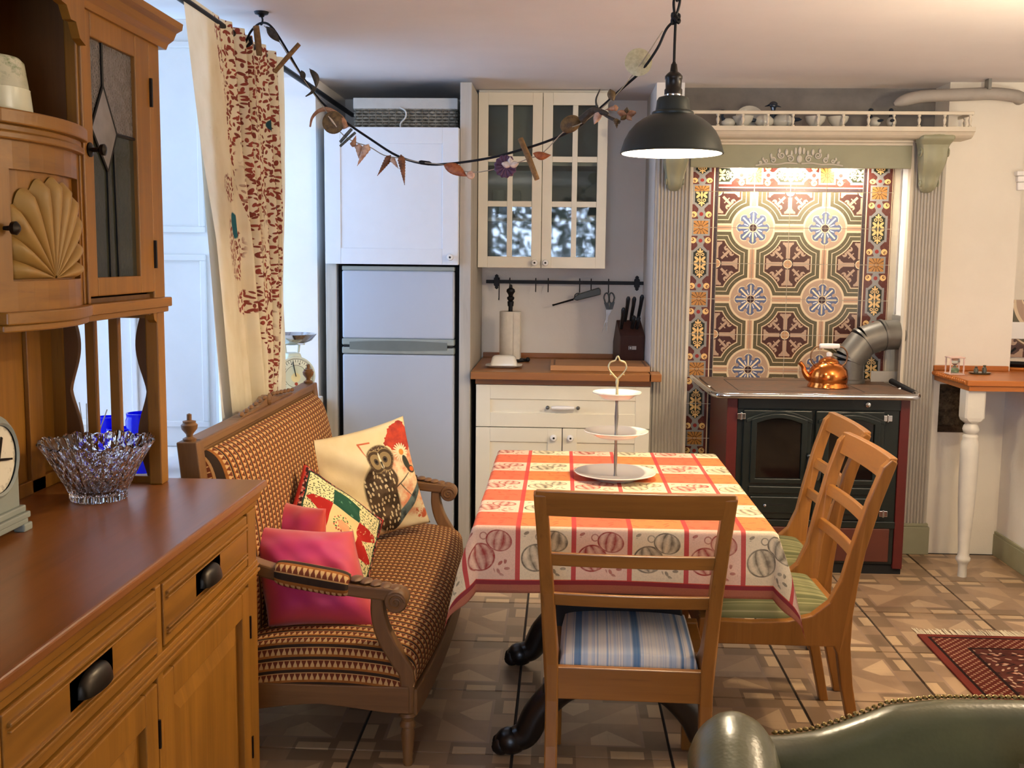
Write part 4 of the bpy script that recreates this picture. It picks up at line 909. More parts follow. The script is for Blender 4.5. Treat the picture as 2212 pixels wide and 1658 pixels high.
def make_chair(label, seatm, group):
    t = thing('dining_chair', label, 'chair', (0, 0, 0), 0, group)
    for sg in (-1, 1):
        m = MB(); n = len(side); vs = []
        for k in (0, 1):
            for y, z in side: vs.append((sg*(xo(z)+(0.034 if k else 0.0)-0.01), y, z))
        m.add(vs, [tuple(range(n)), tuple(range(n, 2*n))]+[(i, (i+1) % n, n+(i+1) % n, n+i) for i in range(n)])
        ob('side_frame', m, cwZ, t, bevel=0.004)
        lg = MB(); lg.hexa([(sg*0.2-0.015, 0.215, 0), (sg*0.2+0.015, 0.215, 0), (sg*0.2+0.015, 0.245, 0), (sg*0.2-0.015, 0.245, 0), (sg*0.2-0.019, 0.168, 0.425), (sg*0.2+0.019, 0.168, 0.425), (sg*0.2+0.019, 0.208, 0.425), (sg*0.2-0.019, 0.208, 0.425)])
        ob('front_leg', lg, cwZ, t, bevel=0.004)
    ob('front_rail', MB().box(-0.19, 0.19, 0.178, 0.202, 0.345, 0.425), cwX, t, bevel=0.003)
    ob('rear_rail', MB().box(-0.19, 0.19, -0.245, -0.222, 0.345, 0.432), cwX, t, bevel=0.003)
    def slat(name, zc, h, th, arch, x):
        m = MB(); n = 14; vs = []
        for i in range(n+1):
            q = -1+2*i/n; dz = 0.0; yo = -arch*(1-q*q)
            for z in (zc-h/2, zc+h/2):
                for d in (-th/2, th/2): vs.append((q*x, yb_(z)+yo+d+0.004, z))
        fs = [(0, 1, 3, 2), tuple(4*n+k for k in (0, 2, 3, 1))]
        for i in range(n):
            b_ = 4*i
            for p, q_ in ((0, 1), (1, 3), (3, 2), (2, 0)): fs.append((b_+p, b_+q_, b_+4+q_, b_+4+p))
        m.add(vs, fs); ob(name, m, cwX, t, bevel=0.003)
    slat('crest_rail', 0.893, 0.068, 0.024, 0.012, 0.246); slat('back_slat', 0.735, 0.036, 0.016, 0.010, 0.214); slat('back_slat', 0.622, 0.034, 0.016, 0.010, 0.205)
    n = 40; P = np.zeros((n, n, 3)); UV = np.zeros((n, n, 2))
    for i in range(n):
        for j in range(n):
            a, b = -1+2*i/(n-1), -1+2*j/(n-1); e = (rsq(a, 5)*rsq(b, 5))**0.6
            P[i, j] = (a*0.186, -0.02+b*0.195, 0.415+0.062*e*(0.75+0.25*(1-a*a)*(1-b*b))); UV[i, j] = ((a+1)*0.19, (b+1)*0.2)
    ob('seat_pad', MB().grid(P, UV), seatm, t, smooth='all')
    return t
ch = make_chair('dining chair with blue and cream striped seat at the near end of the table', blue, 'wooden dining chairs round the table')
c2 = make_chair('green striped dining chair on the right side of the table, nearest the green armchair', green, 'wooden dining chairs round the table')
c3 = dup(c2, (0.70, 3.89, 0), PI/2, 'green striped dining chair on the right side of the table, nearest the range cooker', 'wooden dining chairs round the table')
ch.location = (0.197, 2.965, 0); ch.rotation_euler = (0, 0, math.radians(-1.5))
c2.location = (0.635, 3.395, 0); c2.rotation_euler = (0, 0, PI/2+0.02)
# ================================================================== RUG
rg = Mat('red_bokhara_rug', 0.95, 0, 0.1); x, y, z = rg.xyz()
uu, vv = x*11.0, y*11.0
ax, ay = (uu.fract()-0.5).abs(), (vv.fract()-0.5).abs()
c = rg.mix(rg.noise(25, 4).soft(0.3, 0.7), '#62342a', '#46231c')
gul = ax*1.0+ay*1.6; c = rg.mix(gul.band(0.30, 0.42), c, '#2a1c1a'); c = rg.mix(gul.lt(0.17), c, '#b9957c'); c = rg.mix(gul.band(0.14, 0.2), c, '#7e3a2a')
st, sr2 = rg.scatter(x, y, 34, 0.42, 0.16, 0.8); c = rg.mix(st*sr2.gt(0.5), c, '#b7967c')
e1 = (x - 0.0); bd = (x.mn(0.72 - y)); bz = bd.lt(0.155)
zig = ((y+x)*36).fract(); c2_ = rg.mix(((x-y)*30).fract().lt(0.4)*zig.lt(0.5), '#5a261c', '#a98468'); c = rg.mix(bz*bd.gt(0.03), c, c2_)
c = rg.mix(bd.band(0.145, 0.158).mx(bd.band(0.03, 0.042)), c, '#241614'); c = rg.mix(bd.lt(0.03), c, '#6e3026'); rg.col(c); rg.bump(rg.noise(160, 3), 0.5, 0.004)
rug = thing('rug', 'dark red patterned wool rug with cream fringe on the floor by the armchair', 'rug', (1.455, 3.55, 0.0))
pm = MB().box(0, 0.78, -1.1, 0.72, 0.0005, 0.009); pile = ob('pile', pm, rg, None, bevel=0.002); pile.parent = rug
frm = MB()
for k in range(131):
    x0 = 0.004+k*0.0059; dx = rng.normal(0, 0.006); L_ = 0.06+rng.random()*0.03
    frm.add([(x0, 0.718, 0.004), (x0+0.0045, 0.718, 0.004), (x0+0.0045+dx, 0.718+L_, 0.003), (x0+dx, 0.718+L_, 0.003)], [(0, 1, 2, 3)])
fo = ob('fringe', frm, plain('cream_fringe', '#dccdac', 0.9), None, kind='stuff'); fo.parent = rug
# ================================================================== LEATHER ARMCHAIR (only its back shows)
le = Mat('green_leather', 0.30, 0, 0.5); n = le.noise(4, 5, 0.6); le.col(le.mix(n.soft(0.3, 0.7), '#5a5838', '#45432c')); le.bump(E(le.nt, le.vor(140).outputs['Distance']), 0.12, 0.002)
brass = plain('aged_brass', '#7c683c', 0.35, 0.9, 0.3, 40)
ac = thing('armchair', 'green leather armchair with brass nailheads in the lower right foreground', 'armchair', (0.75, 1.4, 0))
def topz(x): return float(np.interp(x, [0.33, 0.38, 0.43, 0.48, 0.56, 0.64, 0.78, 0.95, 1.1, 1.2], [0.72, 0.717, 0.72, 0.733, 0.760, 0.768, 0.769, 0.765, 0.75, 0.72]))
xs = np.linspace(0.33, 1.2, 60)
pf = spline([(a, 0, b) for a, b in [(-0.03, -0.50), (-0.035, -0.36), (-0.03, -0.20), (-0.014, -0.09), (-0.006, -0.035), (0.0, -0.008), (0.022, 0.004), (0.05, 0.002), (0.078, -0.012), (0.092, -0.035), (0.095, -0.08), (0.085, -0.3), (0.08, -0.6)]], 3)
P = np.zeros((len(xs), len(pf), 3))
for i, x in enumerate(xs):
    for j, q in enumerate(pf): P[i, j] = (x, 1.72-0.06*((x-0.77)/0.43)**2+q.x, topz(x)+q.z)
ob('backrest', MB().grid(P), le, ac, smooth='all')
# rolled wing / arm coming forward on the left
ys2 = np.linspace(1.73, 0.98, 40); P = np.zeros((40, 25, 3))
for i, y in enumerate(ys2):
    t = (1.73-y)/0.75; zt = float(np.interp(y, [0.98, 1.2, 1.45, 1.6, 1.68, 1.73], [0.60, 0.66, 0.74, 0.775, 0.778, 0.75])); w_ = 0.075*float(np.interp(y, [0.98, 1.5, 1.66, 1.71, 1.73], [1, 1, 0.96, 0.7, 0.3])); xc = 0.29-0.06*t
    for j in range(25):
        q = PI*(1.12-1.24*j/24)
        px_, pz_ = math.cos(q), math.sin(q)
        P[i, j] = (xc+w_*px_, y, zt-0.075+0.075*pz_) if 2 < j < 22 else (xc+w_*(-0.93 if j <= 2 else 0.93), y, (0.15 if j in (0, 24) else zt-0.10-0.12*(2-j if j <= 2 else j-22)))
ob('arm', MB().grid(P), le, ac, smooth='all')
P[:, :, 0] = 1.5-P[:, :, 0]; ob('arm', MB().grid(P), le, ac, smooth='all')
ob('seat_cushion', MB().box(0.40, 1.10, 1.0, 1.62, 0.22, 0.42), le, ac, bevel=0.04, seg=4)
ob('base', MB().box(0.27, 1.23, 1.0, 1.72, 0.06, 0.24), le, ac, bevel=0.02)
for fx in (0.33, 1.17):
    for fy in (1.06, 1.62): ob('foot', MB().lathe([(0.022, 0), (0.03, 0.02), (0.024, 0.065)], 14, (fx, fy, 0)), ebony, ac, smooth=True)
cushion('cushion', 'cream cushion at the lower right corner against the green armchair back', (0.90, 1.56, 0.60), (0.40, 0.02, 0.0), (0.0, 0.06, 0.30), 0.12, plain('cream_cushion_cotton', '#d9ccb0', 0.85), n=24, seed=4)
nl = MB().lathe([(0.0055, -0.001), (0.005, 0.002), (0.0025, 0.004), (0, 0.0045)], 8); nme = nl.mesh('nail', True); nme.materials.append(brass.m)
for k in range(74):
    x = 0.365+0.0108*k
    if x > 1.17: break
    o = link('nailhead', nme, ac); o.matrix_basis = Matrix.Translation((x, 1.72-0.06*((x-0.77)/0.43)**2+0.062, topz(x)+0.0015))
# ================================================================== FRIDGE CORNER
cream = plain('cream_cabinet_paint', '#ece4cc', 0.45, var=0.04, scale=6); white_l = plain('white_laminate', '#e2e4e6', 0.4, var=0.03); grainp = wood('limed_panel', '#c4beb2', '#a29c90', 'Z', 0.6)
porc = plain('white_porcelain', '#f2efe8', 0.15, var=0.02); dark = plain('dark_gap', '#0e0d0c', 0.8); fr_w = plain('fridge_white', '#b6bdc8', 0.28, var=0.03, scale=3); greyp = plain('grey_plastic', '#9aa098', 0.4)
up_ = thing('fridge_housing', 'tall white fridge housing with a cupboard door on top and pale side panels', 'cabinet', (-0.85, 5.7, 0))
ob('side_panel', MB().box(-0.520, -0.462, 5.425, 6.19, 0, 2.36), grainp, up_, bevel=0.003)
ob('side_panel', MB().box(-1.205, -1.148, 5.44, 6.19, 0, 1.475), grainp, up_, bevel=0.003)
ob('cupboard', MB().box(-1.195, -0.522, 5.42, 6.1, 1.465, 2.135), white_l, up_)
d = MB(); s = 0.08; x0, x1, z0, z1 = -1.195, -0.524, 1.462, 2.137
d.box(x0, x0+s, 5.395, 5.42, z0, z1).box(x1-s, x1, 5.395, 5.42, z0, z1).box(x0+s, x1-s, 5.395, 5.42, z1-s, z1).box(x0+s, x1-s, 5.395, 5.42, z0, z0+s)
dd = ob('door', d, white_l, up_, bevel=0.002); ob('door_panel', MB().box(x0+s, x1-s, 5.401, 5.415, z0+s, z1-s), white_l, dd)
def knob(x, y, z, par):
    k = ob('knob', MB().lathe([(0.006, 0), (0.007, -0.012), (0.0155, -0.016), (0.0175, -0.023), (0.014, -0.031), (0.0, -0.033)], 18, (x, y, z), 'Y'), porc, par, smooth=True)
    ob('screw', MB().lathe([(0.0055, -0.032), (0.005, -0.0345), (0, -0.035)], 10, (x, y, z), 'Y'), bronze, k)
knob(-0.562, 5.395, 1.50, dd)
fg = thing('fridge_freezer', 'white fridge freezer with grey handle band standing in the housing', 'fridge', (-0.83, 5.75, 0))
ob('body', MB().box(-1.145, -0.523, 5.49, 6.15, 0.03, 1.455), dark, fg)
ob('freezer_door', MB().box(-1.118, -0.545, 5.425, 5.485, 1.085, 1.43), fr_w, fg, bevel=0.01, seg=3)
fd = ob('fridge_door', MB().box(-1.118, -0.545, 5.425, 5.485, 0.10, 1.005), fr_w, fg, bevel=0.01, seg=3)
ob('top_strip', MB().box(-1.118, -0.545, 5.43, 5.485, 1.43, 1.452), greyp, fg, bevel=0.004)
hb = MB(); hb.box(-1.12, -0.543, 5.422, 5.48, 1.052, 1.085).box(-1.12, -0.543, 5.422, 5.48, 1.007, 1.042)
hb_o = ob('handle_band', hb, greyp, fg, bevel=0.006)
gp = [(-1.075+0.49*i/20, 0) for i in range(21)]
rec = MB(); poly = [(-1.08+0.5*i/24, 1.068+0.008*math.sin(PI*i/24)) for i in range(25)]+[(-0.58-0.5*i/24, 1.03-0.006*math.sin(PI*i/24)) for i in range(25)]
rec.prism(poly, 5.4195, 5.423, 'Y'); ob('handle_grip', rec, plain('handle_shadow_grey', '#6f756f', 0.4), hb_o)
ob('door_gap', MB().box(-1.11, -0.553, 5.424, 5.47, 1.04, 1.054), dark, fg)
ob('plinth', MB().box(-1.118, -0.545, 5.45, 5.49, 0.02, 0.095), dark, fg)
# wicker basket on top
wk = Mat('grey_wicker', 0.8, 0, 0.2); n = wk.noise(30, 3); wk.col(wk.mix(n.soft(0.3, 0.7), '#a59c8a', '#6c6456'))
bk = thing('wicker_basket', 'grey wicker basket with cloth liner on top of the fridge cupboard', 'basket', (-0.80, 5.65, 2.137))
def weave_side(p0, p1, z0, z1, nst, nrow, nrm):
    m = MB(); p0, p1 = Vector(p0), Vector(p1); nrm = Vector(nrm)
    for k in range(nst+1):
        q = p0.lerp(p1, k/nst); m.tube([q+Vector((0, 0, z0)), q+Vector((0, 0, z1))], 0.003, 5)
    for r in range(nrow):
        z = z0+(z1-z0)*(r+0.5)/nrow; pts = []
        for k in range(nst*2+1):
            q = p0.lerp(p1, k/(nst*2)); pts.append(q+nrm*(0.008*math.cos(PI*(k/1.0+r)))+Vector((0, 0, z)))
        m.tube(pts, 0.0066, 5)
    return m
for a, b, nn in (((-1.055, 5.50, 0), (-0.55, 5.50, 0), (0, -1, 0)), ((-1.055, 5.50, 0), (-1.055, 5.85, 0), (-1, 0, 0)), ((-0.55, 5.50, 0), (-0.55, 5.85, 0), (1, 0, 0))):
    o = ob('woven_side', weave_side(a, b, 2.14, 2.245, 15, 7, nn), wk, bk, smooth='all'); o['kind'] = 'stuff'
ob('back_side', MB().box(-1.05, -0.555, 5.845, 5.855, 2.138, 2.25).box(-1.05, -0.555, 5.5, 5.85, 2.138, 2.142), wk, bk)
linr = MB(); linr.box(-1.066, -0.539, 5.487, 5.493, 2.238, 2.292).box(-1.066, -1.06, 5.49, 5.86, 2.238, 2.292).box(-0.545, -0.539, 5.49, 5.86, 2.238, 2.292)
ob('liner', linr, plain('grey_liner', '#c2beb4', 0.85, bump=0.2), bk, bevel=0.003)
ob('tie', MB().tube(spline([(-0.83, 5.485, 2.245), (-0.80, 5.478, 2.225), (-0.80, 5.478, 2.195), (-0.825, 5.48, 2.165), (-0.825, 5.482, 2.142)], 6), 0.004, 6), plain('white_tape', '#d8d5cc', 0.8), bk, smooth=True)
# ================================================================== WALL CABINET
wc = thing('wall_cabinet', 'cream wall cabinet with two glazed doors above the worktop', 'cabinet', (-0.12, 6.0, 1.45))
X0, X1, ZB, ZT = -0.458, 0.226, 1.448, 2.368
cs_ = MB().box(X0, X0+0.018, 5.825, 6.195, ZB, ZT).box(X1-0.018, X1, 5.825, 6.195, ZB, ZT).box(X0, X1, 5.825, 6.195, ZB, ZB+0.02).box(X0, X1, 5.825, 6.195, ZT-0.02, ZT).box(X0, X1, 6.185, 6.195, ZB, ZT)
inn = plain('cabinet_inside_grey', '#b5b2a6', 0.6); ob('case', cs_, inn, wc, bevel=0.002)
ob('filler', MB().box(X0, X1, 5.83, 5.9, ZT, ZC-0.002), cream, wc)
for zz in (1.705, 2.0): ob('shelf', MB().box(X0+0.018, X1-0.018, 5.84, 6.185, zz-0.009, zz+0.009), inn, wc)
pane_m = Mat('cabinet_pane', 0.03); t1 = pane_m.nt.nodes.new('ShaderNodeBsdfTransparent'); t1.inputs[0].default_value = (0.8, 0.84, 0.82, 1); g1 = pane_m.nt.nodes.new('ShaderNodeBsdfGlossy'); g1.inputs['Roughness'].default_value = 0.03
m1 = pane_m.nt.nodes.new('ShaderNodeMixShader'); m1.inputs[0].default_value = 0.035; pane_m.nt.links.new(t1.outputs[0], m1.inputs[1]); pane_m.nt.links.new(g1.outputs[0], m1.inputs[2]); pane_m.nt.links.new(m1.outputs[0], pane_m.out.inputs[0])
mid = -0.117
for xa, xb, kx in ((X0, mid-0.0015, mid-0.034), (mid+0.0015, X1, mid+0.024)):
    m = MB(); s = 0.052; xc = (xa+xb)/2; ya_, yb2 = 5.80, 5.822
    m.box(xa, xa+s, ya_, yb2, ZB, ZT).box(xb-s, xb, ya_, yb2, ZB, ZT).box(xa+s, xb-s, ya_, yb2, ZT-0.065, ZT).box(xa+s, xb-s, ya_, yb2, ZB, ZB+0.06)
    fd_ = ob('door', m, cream, wc, bevel=0.002)
    ob('glazing_bar', MB().box(xc-0.014, xc+0.014, ya_+0.002, yb2-0.002, ZB+0.06, ZT-0.065), cream, fd_, bevel=0.002)
    for zz in (2.022, 1.787): ob('glazing_bar', MB().box(xa+s, xb-s, ya_+0.004, yb2-0.004, zz-0.015, zz+0.015), cream, fd_, bevel=0.002)
    for x_0, x_1 in ((xa+s, xc-0.014), (xc+0.014, xb-s)):
        for z_0, z_1 in ((ZB+0.06, 1.772), (1.802, 2.007), (2.037, ZT-0.065)): ob('pane', MB().box(x_0, x_1, 5.811, 5.813, z_0, z_1), pane_m, fd_)
    knob(kx, 5.80, 1.476, fd_)
tumb = Mat('glass_tumbler', 0.05); tumb.set('Transmission Weight', 0.9); tumb.set('IOR', 1.45); tumb.col('#dfe8e4')
def glassware(x, y, z, kind, lab):
    if kind == 'wine': pr = [(0.03, 0), (0.03, 0.003), (0.005, 0.008), (0.004, 0.06), (0.02, 0.075), (0.034, 0.10), (0.036, 0.13), (0.03, 0.155), (0.0285, 0.155), (0.034, 0.13), (0.032, 0.10), (0.018, 0.078), (0, 0.072)]
    elif kind == 'tall': pr = [(0.026, 0), (0.032, 0.13), (0.0305, 0.13), (0.025, 0.008), (0, 0.008)]
    else: pr = [(0.03, 0), (0.037, 0.09), (0.0355, 0.09), (0.029, 0.008), (0, 0.008)]
    o = ob('wine_glass' if kind == 'wine' else 'tumbler', MB().lathe(pr, 18), tumb, smooth=True); o.location = (x, y, z); tag(o, lab, 'glass', 'glassware in the wall cabinet')
glassware(-0.36, 5.98, 1.7145, 'wine', 'wine glass leftmost on the middle shelf of the wall cabinet'); glassware(-0.27, 6.0, 1.7145, 'wine', 'wine glass second from left on the middle shelf of the wall cabinet')
glassware(-0.38, 5.95, 1.4685, 'short', 'short tumbler leftmost on the bottom shelf of the wall cabinet'); glassware(-0.27, 5.95, 1.4685, 'tall', 'tall tumbler on the bottom shelf behind the left cabinet door')
glassware(-0.18, 5.99, 1.4685, 'tall', 'tall tumbler nearest the middle stile on the bottom cabinet shelf'); glassware(-0.04, 5.95, 1.4685, 'short', 'short tumbler on the bottom shelf behind the right cabinet door'); glassware(0.10, 5.95, 1.4685, 'short', 'short tumbler rightmost on the bottom shelf of the wall cabinet')
cof = thing('coffee_tin', 'dusky pink canister lettered COFFEE on the middle cabinet shelf', 'canister', (0.075, 5.97, 1.7145))
ctm = plain('dusky_pink_tin', '#b49a90', 0.5, var=0.05)
ob('tin', MB().lathe([(0.05, 1.7145), (0.052, 1.717), (0.052, 1.812), (0.047, 1.816), (0, 1.816)], 28, (0.075, 5.97, 0)), ctm, cof, smooth=40)
def text(name, body, loc, size, rot, m, par, ext=0.0006):
    c = bpy.data.curves.new(name, 'FONT'); c.body = body; c.size = size; c.extrude = ext; c.align_x = 'CENTER'; c.align_y = 'CENTER'
    o = bpy.data.objects.new(name, c); COL.objects.link(o); o.location = loc; o.rotation_euler = rot
    dg = bpy.context.evaluated_depsgraph_get(); me = bpy.data.meshes.new_from_object(o.evaluated_get(dg)); bpy.data.objects.remove(o)
    me.materials.clear(); me.materials.append(m.m); q = link(name, me); q.matrix_basis = Matrix.LocRotScale(Vector(loc), Euler(rot), None)
    if par: q.parent = par; q.matrix_parent_inverse = wm(par).inverted()
    return q
text('lettering', 'COFFEE', (0.075, 5.9165, 1.742), 0.021, (PI/2, 0, 0), iron, cof)
# ================================================================== RAIL WITH HOOKS
rlt = thing('hanging_rail', 'black iron hanging rail on the wall under the glazed cabinet', 'rail', (0.01, 6.17, 1.365))
ob('bar', MB().box(-0.436, 0.46, 6.146, 6.152, 1.355, 1.375), iron, rlt, bevel=0.001)
for xx in (-0.375, 0.422): ob('bracket', MB().prism([(xx-0.016, 1.345), (xx-0.016, 1.385), (xx-0.009, 1.392), (xx-0.011, 1.40), (xx, 1.409), (xx+0.011, 1.40), (xx+0.009, 1.392), (xx+0.016, 1.385), (xx+0.016, 1.345), (xx+0.009, 1.338), (xx+0.011, 1.33), (xx, 1.321), (xx-0.011, 1.33), (xx-0.009, 1.338)], 6.138, 6.146, 'Y').box(xx-0.008, xx+0.008, 6.15, 6.199, 1.357, 1.373), iron, rlt, bevel=0.002)
hk = [(-0.361, 0.11, 'first hook from the left'), (-0.30, 0.11, 'second hook from the left'), (-0.152, 0.062, 'third hook from the left'), (-0.081, 0.062, 'fourth hook from the left'), (0.098, 0.062, 'hook holding the gas lighter ring'), (0.163, 0.062, 'hook just right of the one holding the lighter'), (0.262, 0.062, 'hook holding the kitchen scissors')]
for x, L_, lab in hk:
    o = ob('s_hook', MB().tube(spline([(0, -0.018, 0.0), (0, -0.014, 0.012), (0, -0.004, 0.014), (0, 0.003, 0.006), (0, -0.002, -0.02), (0, -0.012, -L_+0.012), (0, -0.02, -L_), (0, -0.03, -L_+0.008)], 5), 0.0028, 6), iron, smooth=True)
    o.location = (x, 6.153, 1.3725); tag(o, 'black iron S-hook on the hanging rail, '+lab, 'hook', 'hooks on the hanging rail')
gl_ = thing('gas_lighter', 'dark green gas lighter with black nozzle hanging from the rail', 'lighter', (0.13, 6.13, 1.30))
gm = plain('dark_green_plastic', '#2c332b', 0.4)
Rl = Matrix.Translation((0.13, 6.128, 1.297)) @ Matrix.Rotation(-0.27, 4, 'Y')
ob('body', MB().prism([(-0.075, -0.004), (-0.055, -0.02), (0.085, -0.022), (0.092, 0.006), (0.085, 0.02), (-0.02, 0.016), (-0.045, 0.012)], -0.009, 0.009, 'Y').xf(Rl), gm, gl_, bevel=0.004)
ob('ring', MB().tube([(-0.042+0.019*math.cos(2*PI*k/16), 0, 0.002+0.017*math.sin(2*PI*k/16)) for k in range(16)], 0.0035, 6, closed=True).xf(Rl), gm, gl_)
ob('nozzle', MB().tube([(-0.07, 0, -0.008), (-0.18, 0, -0.010), (-0.195, 0, -0.010)], [0.0055, 0.0045, 0.006], 8).xf(Rl), iron, gl_, smooth=True)
sci = thing('scissors', 'kitchen scissors with dark green handles hanging from the rail', 'scissors', (0.275, 6.13, 1.25))
Rs = Matrix.Translation((0.268, 6.126, 1.236))
for sg, rot in ((-1, 0.02), (1, -0.12)):
    Mx = Rs @ Matrix.Rotation(rot, 4, 'Y')
    cx_ = sg*0.018
    ob('handle', MB().tube([(cx_+0.0145*math.cos(2*PI*k/20)+(0.003 if math.sin(2*PI*k/20) < 0 else 0)*-sg, 0, 0.042+0.03*math.sin(2*PI*k/20)) for k in range(20)], 0.0042, 6, closed=True).prism([(cx_-0.014, 0.018), (cx_+0.014, 0.018), (cx_*0.4+0.009, -0.022), (cx_*0.4-0.009, -0.022)], -0.004, 0.004, 'Y').xf(Mx), gm, sci, smooth=40)
    ob('blade', MB().prism([(cx_*0.4-0.010, -0.02), (cx_*0.4+0.010, -0.02), (-sg*0.004, -0.09), (-sg*0.014-0.004, -0.158)], -0.0015+0.002*sg, 0.0005+0.002*sg, 'Y').xf(Rs @ Matrix.Rotation(0.14, 4, 'Y')), steel, sci)
# ================================================================== WORKTOP + BASE UNIT
beech = wood('beech_worktop', '#a56a30', '#84501f', 'X', 0.38); beechl = wood('end_grain_board', '#bf8a58', '#a06c3e', 'X', 0.55)
wtp = thing('worktop', 'brown wooden worktop with low upstand under the hanging rail', 'worktop', (0.0, 5.8, 0.9))
ob('slab', MB().box(-0.455, 0.452, 5.36, 6.195, 0.892, 0.93).box(0.44, 0.502, 5.36, 5.515, 0.892, 0.93), beech, wtp, bevel=0.003)
ob('upstand', MB().box(-0.452, 0.452, 6.172, 6.196, 0.93, 0.957), beech, wtp, bevel=0.002)
bs = thing('base_cabinet', 'cream base cabinet with one wide drawer and two doors below the worktop', 'cabinet', (0.0, 5.8, 0.0))
ob('carcass', MB().box(-0.435, 0.455, 5.452, 6.19, 0.10, 0.89), dark, bs)
ob('filler_rail', MB().box(-0.435, 0.455, 5.42, 5.455, 0.862, 0.888), beech, bs)
ob('plinth', MB().box(-0.43, 0.45, 5.49, 5.51, 0.0, 0.10), cream, bs)
def shaker(name, x0, x1, z0, z1, s, par):
    m = MB().box(x0, x0+s, 5.43, 5.45, z0, z1).box(x1-s, x1, 5.43, 5.45, z0, z1).box(x0+s, x1-s, 5.43, 5.45, z1-s, z1).box(x0+s, x1-s, 5.43, 5.45, z0, z0+s)
    o = ob(name, m, cream, par, bevel=0.0015); ob('panel', MB().box(x0+s, x1-s, 5.438, 5.448, z0+s, z1-s), cream, o); return o
dw = shaker('drawer', -0.432, 0.453, 0.642, 0.858, 0.073, bs)
hd_ = ob('handle', MB().lathe([(0.008, -0.058), (0.011, -0.03), (0.0115, 0), (0.011, 0.03), (0.008, 0.058)], 14, (0.012, 5.40, 0.748), 'X'), porc, dw, smooth=True)
for xx in (-0.065, 0.089): ob('handle_end', MB().ball((xx, 5.402, 0.748), 0.010, 12, 8).tube([(xx, 5.402, 0.748), (xx, 5.432, 0.748)], 0.005, 8), plain('nickel', '#7c7a74', 0.3, 0.9), hd_, smooth=True)
dl_ = shaker('door', -0.432, 0.009, 0.12, 0.638, 0.073, bs); knob(-0.032, 5.43, 0.592, dl_)
dr2 = shaker('door', 0.013, 0.453, 0.12, 0.638, 0.073, bs); knob(0.053, 5.43, 0.592, dr2)
# things on the worktop
pt = thing('paper_towel_holder', 'black iron paper towel holder with turned finial on the worktop', 'paper towel holder', (-0.30, 5.95, 0.93))
ob('base', MB().lathe([(0.085, 0.9305), (0.085, 0.938), (0.075, 0.944), (0, 0.946)], 28, (-0.285, 5.95, 0)), iron, pt, smooth=40)
ob('post', MB().tube([(-0.285, 5.95, 0.94), (-0.285, 5.95, 1.26)], 0.012, 12).lathe([(0.016, 1.235), (0.018, 1.26), (0.012, 1.265), (0.02, 1.275), (0.02, 1.285), (0.012, 1.29), (0.014, 1.30), (0.024, 1.315), (0.022, 1.328), (0.01, 1.336), (0.008, 1.352), (0, 1.356)], 18, (-0.285, 5.95, 0)), iron, pt, smooth=40)
ob('side_arm', MB().tube([(-0.285, 5.95, 0.938), (-0.19, 5.93, 0.938)], 0.009, 8).ball((-0.185, 5.93, 0.942), 0.013, 10, 8), iron, pt, smooth=True)
pap = plain('white_paper_towel', '#e6dfd0', 0.9, bump=0.25, scale=30)
o = ob('paper_towel_roll', MB().lathe([(0.02, 0.0), (0.058, 0.0), (0.06, 0.003), (0.06, 0.257), (0.058, 0.26), (0.02, 0.26), (0.02, 0.0)], 40).box(0.02, 0.055, -0.061, -0.058, 0.0, 0.255), pap, smooth=40); o.location = (-0.285, 5.95, 0.9465); tag(o, 'white kitchen paper roll standing on the black iron holder', 'paper roll')
bd = thing('butter_dish', 'white china butter dish with lid on the worktop in front of the paper roll', 'butter dish', (-0.30, 5.62, 0.93))
def rrect(cx, cy, hx_, hy, z, r, k=6):
    pts = []
    for ax_, ay_, a0 in ((1, 1, 0), (-1, 1, PI/2), (-1, -1, PI), (1, -1, 1.5*PI)):
        for i in range(k+1): q = a0+PI/2*i/k; pts.append((cx+ax_*(hx_-r)+r*math.cos(q), cy+ay_*(hy-r)+r*math.sin(q), z))
    return pts
def loft(rings):
    m = MB(); n = len(rings[0]); vs = [p for r in rings for p in r]; fs = [tuple(reversed(range(n))), tuple((len(rings)-1)*n+i for i in range(n))]
    for j in range(len(rings)-1):
        for i in range(n): fs.append((j*n+i, j*n+(i+1) % n, (j+1)*n+(i+1) % n, (j+1)*n+i))
    return m.add(vs, fs)
ob('dish', loft([rrect(-0.30, 5.60, 0.055, 0.04, 0.9305, 0.02), rrect(-0.30, 5.60, 0.075, 0.055, 0.936, 0.022), rrect(-0.30, 5.60, 0.095, 0.07, 0.944, 0.025), rrect(-0.30, 5.60, 0.092, 0.067, 0.9455, 0.025), rrect(-0.30, 5.60, 0.07, 0.05, 0.939, 0.02)]), china, bd, smooth=50)
ob('lid', loft([rrect(-0.30, 5.60, 0.070, 0.046, 0.9415, 0.02), rrect(-0.30, 5.60, 0.070, 0.046, 0.95, 0.02), rrect(-0.30, 5.60, 0.06, 0.038, 0.985, 0.02), rrect(-0.30, 5.60, 0.052, 0.030, 0.992, 0.02), rrect(-0.30, 5.60, 0.036, 0.012, 0.995, 0.01)]), china, bd, smooth=50)
cb = thing('chopping_board', 'thick wooden chopping board with juice groove on the worktop', 'chopping board', (0.20, 5.62, 0.93))
gb = MB().box(-0.055, 0.452, 5.46, 5.80, 0.9305, 0.958)
ob('board', gb, beechl, cb, bevel=0.003)
gv = MB().box(-0.04, 0.437, 5.478, 5.484, 0.958, 0.9585).box(-0.04, 0.437, 5.776, 5.782, 0.958, 0.9585).box(-0.04, -0.03, 5.484, 5.776, 0.958, 0.9585).box(0.427, 0.437, 5.484, 5.776, 0.958, 0.9585); ob('groove', gv, plain('groove_brown', '#7c4f28', 0.6), cb)
kb = thing('knife_block', 'dark brown slanted wooden knife block at the right end of the worktop', 'knife block', (0.37, 5.98, 0.93))
